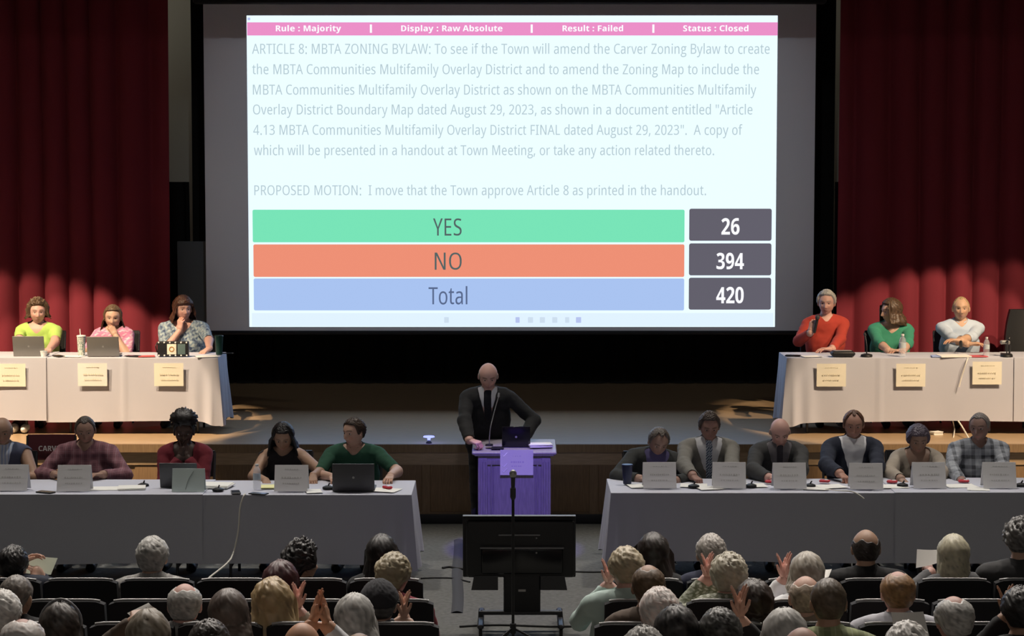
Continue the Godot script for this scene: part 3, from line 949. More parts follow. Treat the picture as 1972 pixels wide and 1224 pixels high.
func monitor_cart():
	# a flat monitor on a wheeled stand that faces the lectern; we see its back. Its screen, out of view, is given a faint violet glow
	var d := 15.75
	var l := at(891, 1000, d)
	var r := at(1109, 1000, d)
	var top := at(1000, 994, d).y
	var low := at(1000, 1112, d).y
	var w := r.x - l.x
	var t := thing("monitor_cart", "black monitor on a wheeled stand in the centre aisle, its back to the audience", "monitor", Vector3((l.x + r.x) / 2.0, 0, -d))
	var h := top - low
	var mid := (top + low) / 2.0
	piece("back_shell", box_mesh(Vector3(w - 0.03, h - 0.03, 0.05), 0.02, Vector3(0.01, mid - 0.01, 0)), M.black_plastic, t)
	piece("bezel", box_mesh(Vector3(w, h, 0.02), 0.006, Vector3(0, mid, -0.035)), M.black_plastic, t)
	piece("lit_top_edge", box_mesh(Vector3(w, 0.006, 0.055), 0.002, Vector3(0, top + 0.003, -0.015)), M.grey_plastic, t)  # paler strip stands in for light caught on the top edge
	piece("cable_cover", box_mesh(Vector3(w * 0.72, h * 0.42, 0.035), 0.012, Vector3(0.02, low + h * 0.29, 0.035)), M.black_gloss, t)
	piece("cover_edge", box_mesh(Vector3(w * 0.74, 0.012, 0.04), 0.003, Vector3(0.02, low + h * 0.505, 0.035)), M.grey_plastic, t)
	piece("vent_strip", box_mesh(Vector3(w * 0.37, 0.012, 0.012), 0.003, Vector3(0.0, low + h * 0.71, 0.03)), M.grey_plastic, t)
	for y in [0.66, 0.43]: piece("screw", lathe_mesh([Vector2(0, 0), Vector2(0.007, 0), Vector2(0.005, 0.006), Vector2(0, 0.007)], 8, Vector3(0.125, low + h * y, 0.03 if y > 0.5 else 0.053), Basis(Vector3.RIGHT, PI / 2)), M.silver, t)
	piece("screen", box_mesh(Vector3(w - 0.05, h - 0.05, 0.004), 0.0, Vector3(0, mid, -0.047)), glow("monitor_glow", lin(0.30, 0.16, 1.0), 0.12), t)
	for sx in [-1, 1]:
		var s := Shape.new()
		var f := [Vector3(sx * 0.155, low - 0.085, 0.03), Vector3(sx * 0.35, low - 0.085, 0.03), Vector3(sx * 0.33, low + 0.02, 0.03), Vector3(sx * 0.155, low + 0.02, 0.03)]
		if sx < 0: f.reverse()
		s.face(f)
		var bk := []
		for p in f: bk.append(p + Vector3(0, 0, -0.03))
		for k in 4: s.face([f[k], bk[k], bk[(k + 1) % 4], f[(k + 1) % 4]])
		bk.reverse()
		s.face(bk)
		piece("speaker", s.mesh(), M.dark_grey, t)
	# post, cross bar and feet
	var bar := at(1000, 1178, d).y
	piece("post", box_mesh(Vector3(0.27, low - bar + 0.1, 0.06), 0.012, Vector3(0.02, (low + 0.1 + bar) / 2.0, -0.01)), M.black_plastic, t)
	piece("badge", box_mesh(Vector3(0.055, 0.018, 0.004), 0.002, Vector3(0.02, low - 0.09, 0.021)), M.silver, t)
	piece("cross_bar", box_mesh(Vector3(0.60, 0.03, 0.05), 0.008, Vector3(0.01, bar - 0.005, -0.01)), M.dark_grey, t)
	for sx in [-1, 1]:
		var x: float = sx * 0.29 + 0.01
		piece("foot", box_mesh(Vector3(0.045, 0.035, 0.62), 0.012, Vector3(x, 0.085, -0.02)), M.dark_steel, t)
		piece("upright", box_mesh(Vector3(0.035, bar - 0.07, 0.045), 0.008, Vector3(x, (bar + 0.09) / 2.0, -0.01)), M.dark_steel, t)
		for z in [-0.29, 0.25]:
			var c := Shape.new()
			c.lathe([Vector2(0, -0.012), Vector2(0.034, -0.012), Vector2(0.036, 0.0), Vector2(0.034, 0.012), Vector2(0, 0.012)], 16, Vector3(x, 0.036, z), Basis(Vector3.BACK, PI / 2))
			piece("caster", c.mesh(), M.rubber, t)
	var a := AreaLight3D.new()
	a.name = "monitor_light"
	a.area_size = Vector2(w - 0.08, h - 0.08)
	a.light_color = Color(0.52, 0.36, 1.0)
	a.light_energy = 0.04
	a.area_normalize_energy = true
	a.area_range = 30.0
	a.shadow_enabled = true
	a.position = Vector3(0, mid, -0.06)
	t.add_child(a)
	# floor cable cover, cables, and one dark strip in place of shade
	var ca := on(883, 1040, 0.0)
	var cb := on(880, 1180, 0.0)
	var s := Shape.new()
	s.grid(8, 24, func(u, v): 
		var c := ca.lerp(cb, 1.0 - v)
		return Vector3(c.x + (u - 0.5) * 0.09 + sin(v * 9.0) * 0.006, 0.002 + 0.014 * sin(u * PI), c.z))
	tag(piece("cable_cover", s.mesh(), mat("cover_grey", lin(0.055, 0.053, 0.055), 0.8)), "dark grey floor cable cover running down the aisle left of the monitor cart", "cable cover")
	tag(piece("dark_floor_line", tube_mesh(curve([on(810, 1113, 0.006), on(840, 1112, 0.006), on(874, 1113, 0.006), on(905, 1120, 0.006)]), 0.006), M.rubber), "thin black cable crossing the aisle floor left of the monitor cart", "cable")
	tag(piece("dark_floor_line", tube_mesh(curve([on(852, 1093, 0.008), on(866, 1091, 0.008), on(882, 1094, 0.012), on(905, 1096, 0.008)]), 0.010), M.rubber), "short thick black cable end beside the floor cable cover", "cable")
	tag(piece("dark_floor_line", tube_mesh(curve([on(885, 1206, 0.006), on(960, 1203, 0.006), on(1060, 1206, 0.006), on(1122, 1205, 0.006)]), 0.009), M.rubber), "dark strip for the shade across the aisle floor at the monitor cart feet", "cable")  # thin dark tube standing in for shade below the cart
	tag(piece("dark_floor_line", tube_mesh(curve([on(1105, 1100, 0.006), on(1140, 1101, 0.006), on(1180, 1100, 0.006)]), 0.007), M.rubber), "black cable on the aisle floor right of the monitor cart", "cable")

# ------------------------------------------------------------------ small things on the tables
func laptop(label: String, where: Vector3, w: float, h: float, turn: float, m: Material, tilt := 0.25) -> Node3D:
	# the hinge line stands at the origin; the lid rises from it, its screen towards local +z
	var t := thing("laptop", label, "laptop", where, turn)
	var b := Basis(Vector3.RIGHT, -tilt)
	piece("lid", box_mesh(Vector3(w, h, 0.008), 0.003, b * Vector3(0, h / 2, 0), b), m, t)
	piece("screen", box_mesh(Vector3(w - 0.02, h - 0.025, 0.001), 0.0, b * Vector3(0, h / 2, 0.0045), b), M.black_gloss, t)
	piece("base", box_mesh(Vector3(w, 0.016, h * 1.05), 0.005, Vector3(0, 0.008, h * 0.53)), m, t)
	piece("keyboard", box_mesh(Vector3(w - 0.04, 0.002, h * 0.5), 0.0, Vector3(0, 0.0172, h * 0.42)), M.black_plastic, t)
	piece("emblem", lathe_mesh([Vector2(0, 0), Vector2(0.010, 0), Vector2(0.009, 0.0006), Vector2(0, 0.0006)], 12, b * Vector3(0, h * 0.5, -0.0042), b * Basis(Vector3.RIGHT, -PI / 2)), M.silver, t)
	return t

func paper_stack(label: String, where: Vector3, w: float, l: float, h: float, turn: float, m: Material, group := "") -> Node3D:
	var t := thing("paper_stack" if h > 0.004 else "paper_sheet", label, "paper", where, turn, group)
	if h <= 0.004:
		var s := Shape.new()
		var f := func(u: float, v: float) -> Vector3: return Vector3((u - 0.5) * w, 0.001 + 0.004 * sin(u * 3.0 + v * 2.0) * sin(v * PI), (0.5 - v) * l)
		s.grid(6, 6, f)
		s.grid(6, 6, func(u, v): return f.call(u, v) - Vector3(0, 0.0008, 0), true)
		piece("sheet", s.mesh(), m, t)
	else:
		var n: int = clamp(int(h / 0.006), 1, 6)
		for k in n: piece("sheet_bundle", box_mesh(Vector3(w, h / n * 0.9, l), 0.0, Vector3(sin(k * 2.1) * 0.006, h * (k + 0.5) / n, cos(k * 1.7) * 0.006), Basis(Vector3.UP, sin(k * 4.0) * 0.06)), m, t)
	return t

func water_bottle(label: String, where: Vector3, h := 0.205) -> Node3D:
	var t := thing("water_bottle", label, "bottle", where, 0.0, "clear water bottles on the tables")
	var k := h / 0.205
	piece("bottle_body", lathe_mesh([Vector2(0, 0.002), Vector2(0.029, 0.0), Vector2(0.032, 0.01), Vector2(0.032, 0.06), Vector2(0.030, 0.065), Vector2(0.032, 0.07), Vector2(0.032, 0.135), Vector2(0.026, 0.160), Vector2(0.013, 0.180), Vector2(0.013, 0.188)].map(func(p): return p * k), 20), M.clear_plastic, t)
	piece("label_band", lathe_mesh([Vector2(0.0325, 0.078), Vector2(0.0325, 0.125)].map(func(p): return p * k), 20), mat("bottle_label", lin(0.55, 0.62, 0.66), 0.6), t)
	piece("cap", lathe_mesh([Vector2(0.0145, 0.186), Vector2(0.0145, 0.203), Vector2(0, 0.205)].map(func(p): return p * k), 16), M.white_plastic, t)
	return t

func tumbler(label: String, where: Vector3, h: float, r: float, m: Material, lid: Material, straw := false) -> Node3D:
	var t := thing("tumbler", label, "cup", where)
	piece("cup", lathe_mesh([Vector2(0, 0.002), Vector2(r * 0.74, 0), Vector2(r * 0.78, 0.01), Vector2(r, h * 0.93), Vector2(r * 0.98, h * 0.94)], 22), m, t)
	piece("lid", lathe_mesh([Vector2(r * 1.04, h * 0.92), Vector2(r * 1.06, h * 0.95), Vector2(r * 0.98, h * 0.985), Vector2(r * 0.5, h), Vector2(0, h)], 22), lid, t)
	if straw: piece("straw", tube_mesh([Vector3(0, h * 0.3, 0), Vector3(-0.012, h * 1.30, 0)], 0.005), M.white_plastic, t)
	return t

func phone(label: String, where: Vector3, turn: float, m: Material = null):
	var t := thing("phone", label, "phone", where, turn)
	piece("case", box_mesh(Vector3(0.075, 0.009, 0.15), 0.003, Vector3(0, 0.0045, 0)), m if m else M.black_plastic, t)
	piece("screen", box_mesh(Vector3(0.066, 0.001, 0.138), 0.0, Vector3(0, 0.0094, 0)), M.black_gloss, t)

func desk_mic(label: String, where: Vector3, lean: Vector3, h: float):
	var t := thing("desk_microphone", label, "microphone", where)
	piece("base", lathe_mesh([Vector2(0, 0), Vector2(0.06, 0), Vector2(0.055, 0.018), Vector2(0.02, 0.028), Vector2(0, 0.03)], 18), M.black_plastic, t)
	var tip := Vector3(0, h, 0) + lean
	piece("stem", tube_mesh(curve([Vector3(0, 0.02, 0), Vector3(0, h * 0.55, 0), tip]), 0.006, 0.005), M.dark_steel, t)
	piece("capsule", tube_mesh([tip, tip + Vector3(0, 0.02, 0) + lean * 0.5], 0.015, 0.013, 10), M.black_plastic, t)

func cord(called: String, label: String, pts: Array, r: float, m: Material):
	tag(piece(called, tube_mesh(curve(pts), r, -1, 6), m), label, "cord")

func tb(px: float, py: float, y: float, half := 0.11) -> Vector3:      # a place on a stage table, kept inside its front edge
	var p := on(px, py, y)
	p.z = clampf(p.z, -SD1 + 0.06, -SD0 - half)
	return p

func small_things():
	# --- stage left
	var y := SY + 0.008
	laptop("grey laptop open before the woman in green on the stage", tb(56, 686, y), 0.305, 0.205, PI, M.laptop_grey, 0.22)
	laptop("silver laptop open before the woman in pink on the stage", tb(199, 686, y), 0.310, 0.205, PI + 0.05, M.laptop_grey, 0.28)
	var spotted := img_tex(64, 64, func(x, yy): return Color(0.86, 0.86, 0.84) if sin(x * 0.55 + sin(yy * 0.4) * 2.0) * sin(yy * 0.5) < 0.35 else Color(0.25, 0.45, 0.38))
	tumbler("tall white patterned tumbler with a straw between the two stage laptops", tb(157, 684, y), 0.20, 0.043, patterned("spotted_cup", spotted, 6.0, 0.4), M.white_plastic, true)
	tumbler("dark green tumbler near the free end of the left stage table", tb(422, 682, y), 0.19, 0.042, M.green_tumbler, M.green_tumbler)
	tumbler("short white mug beside the grey laptop on the stage", tb(84, 686, y), 0.055, 0.036, M.white_plastic, M.white_plastic)
	# a clear-fronted voting-clicker case: black frame with upright dividers and two pale labels
	var cs := thing("clicker_case", "black rack with white studs and two pale panels on the left stage table", "rack", tb(332, 687, y))
	piece("case", box_mesh(Vector3(0.30, 0.145, 0.07), 0.006, Vector3(0, 0.074, 0)), M.black_plastic, cs)
	for k in 6:
		for yy in [0.012, 0.138]: piece("stud", box_mesh(Vector3(0.016, 0.016, 0.008), 0.003, Vector3(-0.135 + 0.054 * k, yy, 0.037)), M.white_plastic, cs)
	piece("label_panel", box_mesh(Vector3(0.09, 0.10, 0.004), 0.001, Vector3(-0.01, 0.073, 0.037)), M.cream_paper, cs)
	var ring := Shape.new()
	ring.lathe([Vector2(0.018, 0), Vector2(0.026, 0), Vector2(0.026, 0.002), Vector2(0.018, 0.002)], 18, Vector3(-0.01, 0.073, 0.0395), Basis(Vector3.RIGHT, PI / 2))
	piece("ring_mark", ring.mesh(), mat("ochre", lin(0.45, 0.22, 0.05), 0.8), cs)
	piece("label_panel", box_mesh(Vector3(0.075, 0.10, 0.004), 0.001, Vector3(0.085, 0.073, 0.037)), mat("teal_card", lin(0.10, 0.16, 0.16), 0.7), cs)
	piece("strap", tube_mesh(curve([Vector3(-0.15, 0.14, 0), Vector3(-0.165, 0.10, 0.03), Vector3(-0.152, 0.04, 0.03)]), 0.006), M.black_plastic, cs)
	phone("black phone lying right of the grey laptop on the stage", tb(110, 687, y), 0.6)
	phone("black phone lying right of the silver laptop on the stage", tb(252, 688, y), 1.2)
	paper_stack("red papers lying left of the black rack on the stage", tb(280, 687, y), 0.16, 0.14, 0.006, 0.2, mat("red_paper", lin(0.55, 0.10, 0.10), 0.9))
	paper_stack("white sheet at the free end of the left stage table", tb(398, 686, y), 0.22, 0.20, 0.002, 0.3, M.paper)
	paper_stack("white sheet beside the spotted tumbler on the stage", tb(137, 687, y), 0.20, 0.16, 0.002, -0.2, M.paper)
	var pn := thing("pen", "dark pen sticking out over the end of the left stage table", "pen", on(436, 680, SY + 0.014))
	piece("barrel", tube_mesh([Vector3(-0.06, 0, 0), Vector3(0.055, 0.002, 0)], 0.006), M.dark_grey, pn)
	piece("tip", tube_mesh([Vector3(0.055, 0.002, 0), Vector3(0.075, 0.003, 0)], 0.006, 0.001), M.silver, pn)
	# --- stage right
	var radio := thing("conference_phone", "low black conference phone before the man in red", "conference phone", tb(1626, 688, y))
	piece("body", box_mesh(Vector3(0.23, 0.055, 0.15), 0.02, Vector3(0, 0.028, 0)), M.black_plastic, radio)
	piece("grille", box_mesh(Vector3(0.17, 0.004, 0.09), 0.002, Vector3(0, 0.057, 0)), M.silver, radio)
	desk_mic("black gooseneck desk microphone between the man in red and the woman in green", tb(1676, 690, y), Vector3(-0.01, 0, -0.03), 0.20)
	desk_mic("black desk microphone at the right picture edge on the stage table", tb(1944, 688, y), Vector3(0.02, 0, -0.02), 0.16)
	water_bottle("clear water bottle before the woman in the green top on the stage", tb(1742, 688, y), 0.22)
	water_bottle("clear water bottle before the man in pale blue on the stage", tb(1900, 686, y), 0.19)
	paper_stack("white papers before the man in pale blue on the stage", tb(1838, 687, y), 0.30, 0.22, 0.012, 0.1, M.paper)
	paper_stack("pale blue folder left of the papers on the right stage table", tb(1812, 688, y), 0.14, 0.18, 0.008, -0.1, mat("blue_card", lin(0.36, 0.46, 0.75), 0.8))
	paper_stack("red folder at the right of the right stage table", tb(1892, 690, y), 0.16, 0.16, 0.008, 0.1, mat("red_card", lin(0.62, 0.12, 0.14), 0.8))
	paper_stack("white sheet before the man in red on the stage", tb(1565, 688, y), 0.20, 0.16, 0.002, 0.3, M.paper)
	phone("black phone at the free end of the right stage table", tb(1527, 685, y), 1.3)
	var viewer := thing("document_camera", "small silver document camera at the right picture edge on the stage", "camera", tb(1938, 684, y))
	piece("base", box_mesh(Vector3(0.10, 0.02, 0.10), 0.006, Vector3(0, 0.01, 0)), M.black_plastic, viewer)
	piece("arm", tube_mesh(curve([Vector3(0.03, 0.02, 0), Vector3(0.035, 0.09, 0), Vector3(0.0, 0.13, 0.02)]), 0.009), M.dark_steel, viewer)
	piece("head", box_mesh(Vector3(0.09, 0.04, 0.06), 0.01, Vector3(-0.02, 0.13, 0.02)), M.silver, viewer)
	# cords of the right stage table
	var w0 := Vector3(0, 0, 0)
	cord("cord", "white cord hanging down the front of the right stage cloth", [tb(1868, 687, y), at(1862, 694, SD0 - 0.05), at(1852, 725, SD0 - 0.05), at(1847, 745, SD0 - 0.055)], 0.006, M.white_cord)
	cord("cord", "white cord hanging below the right stage cloth to the floor", [at(1834, 806, SD0 + 0.1), at(1838, 826, SD0 + 0.05), on(1836, 842, STAGE + 0.006)], 0.006, M.white_cord)
	cord("cord", "white cord slanting from the right stage table to the stage edge", [at(1838, 800, SD0 + 0.06), at(1852, 820, SD0 - 0.1), on(1868, 848, STAGE + 0.008)], 0.008, M.white_cord)
	# --- floor left
	y = FY + 0.011
	laptop("grey laptop open before the woman in dark red", on(345, 938, y), 0.31, 0.21, PI - 0.04, M.laptop_dark, 0.2)
	laptop("dark grey laptop open before the man in the green polo", on(681, 945, y), 0.34, 0.23, PI, M.laptop_dark, 0.16)
	var tc := thing("name_card", "pale green folded card leaning in front of the dark-red-clad woman's laptop", "name card", on(362, 947, y), 0.0)
	var bt := Basis(Vector3.RIGHT, -0.28)
	piece("front_panel", box_mesh(Vector3(0.262, 0.19, 0.002), 0.0, bt * Vector3(0, 0.096, 0), bt), mat("mint_card", lin(0.60, 0.70, 0.67), 0.8), tc)
	piece("back_panel", box_mesh(Vector3(0.262, 0.19, 0.002), 0.0, Basis(Vector3.RIGHT, 0.28) * Vector3(0, 0.096, 0) + Vector3(0, 0, -0.108), Basis(Vector3.RIGHT, 0.28)), M.mint_card, tc)
	piece("crease_mark", tube_mesh(curve([bt * Vector3(-0.02, 0.02, 0.002), bt * Vector3(0.0, 0.10, 0.002), bt * Vector3(0.04, 0.17, 0.002)]), 0.002), mat("grey_line", lin(0.25, 0.29, 0.28), 0.9), tc)
	water_bottle("clear water bottle before the woman with long black hair", on(495, 941, y), 0.205)
	phone("black phone lying left of the maroon plaid man's name card", on(88, 948, y), 1.1)
	phone("grey phone lying left of the bottle on the left floor table", on(454, 948, y), 0.2, M.grey_plastic)
	phone("black phone lying in front of the bottle on the left floor table", on(498, 951, y), 1.2)
	paper_stack("stack of white papers between the plaid man and the grey laptop", on(253, 940, y), 0.22, 0.19, 0.014, 0.2, M.paper)
	paper_stack("white papers right of the pale green card", on(415, 936, y), 0.26, 0.22, 0.02, -0.15, M.paper)
	paper_stack("yellow pad before the woman with long black hair", on(517, 937, y), 0.12, 0.17, 0.008, 0.1, M.yellow_paper)
	paper_stack("loose white sheet in front of the maroon plaid man", on(196, 940, y), 0.26, 0.2, 0.002, 0.1, M.paper)
	paper_stack("loose white sheet at the right end of the left floor table", on(742, 943, y), 0.22, 0.2, 0.002, -0.3, M.paper)
	paper_stack("loose white sheet right of the black-haired woman's name card", on(604, 945, y), 0.13, 0.2, 0.002, 0.2, M.paper)
	desk_mic_low("small black microphone puck behind the papers on the left floor table", on(276, 935, y))
	desk_mic_low("small black microphone puck right of the white papers", on(420, 944, y))
	desk_mic_low("small black microphone puck left of the dark grey laptop", on(632, 940, y))
	var rp := thing("clicker", "red voting clicker right of the dark grey laptop", "clicker", on(746, 940, y + 0.004), 0.7)
	piece("body", box_mesh(Vector3(0.05, 0.02, 0.09), 0.008, Vector3(0, 0.01, 0)), M.red_plastic, rp)
	piece("button", box_mesh(Vector3(0.03, 0.004, 0.03), 0.001, Vector3(0, 0.021, 0.015)), M.white_plastic, rp)
	cord("cord", "white cord falling from the left floor table to the front row", [on(472, 951, y), at(468, 957, FD0 - 0.05), at(462, 980, FD0 - 0.06), at(459, 1020, FD0 - 0.07), at(449, 1065, FD0 - 0.10), at(436, 1085, FD0 - 0.35), at(405, 1110, FD0 - 0.9), at(392, 1124, FD0 - 1.2)], 0.007, M.white_cord)
	# --- floor right
	tumbler("dark blue tumbler at the left end of the right floor table", on(1208, 931, y), 0.165, 0.045, M.navy_tumbler, M.navy_tumbler)
	for q in [[1228, 935, 0.16, 0.2, 0.2, "left of the bending man's name card"], [1336, 934, 0.22, 0.2, -0.1, "before the grey blazer man"], [1366, 939, 0.2, 0.18, 0.25, "left of the grey blazer man's name card"], [1452, 934, 0.20, 0.2, 0.1, "between the grey blazer man and the bald man"],
			[1572, 939, 0.2, 0.2, -0.2, "right of the bald man's name card"], [1600, 936, 0.24, 0.2, 0.3, "under the navy blazer man's hand"], [1722, 936, 0.22, 0.2, 0.0, "right of the navy blazer man's name card"], [1850, 935, 0.26, 0.2, 0.15, "before the man in the checked shirt"], [1884, 941, 0.18, 0.17, -0.2, "left of the checked-shirt man's name card"]]:
		paper_stack("loose white sheet, right floor table, " + q[5], on(q[0], q[1], y), q[2], q[3], 0.002, q[4], M.paper)
	for q in [[1484, 929, "before the bald man"], [1588, 928, "before the navy blazer man's papers"], [1718, 929, "before the beige cardigan woman"], [1856, 928, "before the man in the checked shirt"]]:
		var c := thing("clicker", "red voting clicker on the right floor table " + q[2], "clicker", on(q[0], q[1], y + 0.004), 1.3)
		piece("body", box_mesh(Vector3(0.05, 0.02, 0.09), 0.008, Vector3(0, 0.01, 0)), M.red_plastic, c)
		piece("button", box_mesh(Vector3(0.03, 0.004, 0.03), 0.001, Vector3(0, 0.021, 0.015)), M.white_plastic, c)
	for q in [[1336, 937, "before the grey blazer man"], [1446, 936, "right of the grey blazer's name card"], [1560, 936, "right of the bald man's name card"], [1738, 935, "left of the beige cardigan's card"], [1966, 935, "at the right picture edge"]]:
		desk_mic_low("small black microphone puck, right floor table, " + q[2], on(q[0], q[1], y + 0.003))
	cord("cord", "white cord lying over the front edge of the right floor table", [on(1590, 941, y + 0.004), on(1610, 944, y + 0.004), on(1640, 946, y + 0.004), at(1655, 953, FD0 + 0.06), at(1664, 960, FD0 + 0.055)], 0.005, M.white_cord)
	# --- on the stage edge and floor
	var sh := thing("shoe_pair", "pair of white shoes on the stage floor under the left stage table", "shoes", on(38, 833, STAGE))
	for sx in [-1, 1]:
		var s := Shape.new()
		s.ball(Vector3(sx * 0.055, 0.045, 0.0), Vector3(0.042, 0.045, 0.12), 14, 10)
		piece("shoe", s.mesh(), M.white_plastic, sh)
	paper_stack("crumpled white paper on the stage floor under the right stage table", on(1802, 836, STAGE), 0.10, 0.09, 0.03, 0.4, M.paper)
	# folding chairs whose backs show
	var fc := folding_chair("folding chair with white lettering on its maroon back, behind the left floor table", Vector3(at(98, 850, 18.95).x, 0, -18.75), 0.0, M.maroon_vinyl, 0.12)
	var tm := TextMesh.new()
	var f := SystemFont.new()
	f.font_names = PackedStringArray(["Droid Sans"])
	f.font_weight = 700
	tm.font = f
	tm.text = "CARVER"
	tm.font_size = 48
	tm.pixel_size = 0.0013
	tm.depth = 0.003
	var o := piece("lettering", tm, mat("white_print", lin(0.75, 0.74, 0.72), 0.8), fc, Vector3(0, 0.90, -0.212))
	o.rotation.x = -0.12

func desk_mic_low(label: String, where: Vector3):
	var t := thing("microphone_puck", label, "microphone", where)
	piece("base", lathe_mesh([Vector2(0, 0), Vector2(0.048, 0), Vector2(0.044, 0.014), Vector2(0.018, 0.024), Vector2(0, 0.025)], 16), M.black_plastic, t)
	piece("stem", tube_mesh([Vector3(0, 0.02, 0), Vector3(0.012, 0.045, 0.01)], 0.006), M.dark_steel, t)

func folding_chair(label: String, where: Vector3, turn: float, m: Material, high := 0.0) -> Node3D:
	# local +z is forward; seat 0.45 m
	var t := thing("folding_chair", label, "chair", where, turn, "")
	var s := Shape.new()
	s.grid(8, 4, func(u, v): return Vector3((u - 0.5) * 0.42, 0.68 + high + 0.22 * v, -0.20 - 0.01 * sin(u * PI) - 0.03 * v))
	s.grid(8, 4, func(u, v): return Vector3((u - 0.5) * 0.42, 0.68 + high + 0.22 * v, -0.225 - 0.01 * sin(u * PI) - 0.03 * v), true)
	for e in [0.0, 1.0]: s.grid(8, 1, func(u, v): return Vector3((u - 0.5) * 0.42, 0.68 + high + 0.22 * e, -0.20 - 0.01 * sin(u * PI) - 0.03 * e - 0.025 * (v if e == 1.0 else 1.0 - v)))
	piece("backrest", s.mesh(), m, t)
	piece("seat", box_mesh(Vector3(0.40, 0.035, 0.38), 0.015, Vector3(0, 0.432, 0.0)), m, t)
	for sx in [-1, 1]:
		piece("leg", tube_mesh([Vector3(sx * 0.21, 0.89 + high, -0.235), Vector3(sx * 0.21, 0.45, -0.13), Vector3(sx * 0.21, 0.0, 0.20)], 0.011), M.dark_steel, t)
		piece("leg", tube_mesh([Vector3(sx * 0.195, 0.44, 0.10), Vector3(sx * 0.195, 0.0, -0.26)], 0.011), M.dark_steel, t)
	piece("stretcher", tube_mesh([Vector3(-0.2, 0.12, 0.11), Vector3(0.2, 0.12, 0.11)], 0.008), M.dark_steel, t)
	return t

# ------------------------------------------------------------------ people: a skeleton, a distance field round it, one surface
const EDGES := [[0, 1], [2, 3], [4, 5], [6, 7], [0, 2], [1, 3], [4, 6], [5, 7], [0, 4], [1, 5], [2, 6], [3, 7]]

# a bone: from a to b with radii ra, rb; w > 1 makes it that much wider along side; k is how softly it joins; id names it
static func bone(id: int, a: Vector3, b: Vector3, ra: float, rb: float, k := 0.03, w := 1.0, side := Vector3.RIGHT) -> Array:
	return [a, b, ra, rb, k, w, side, id]

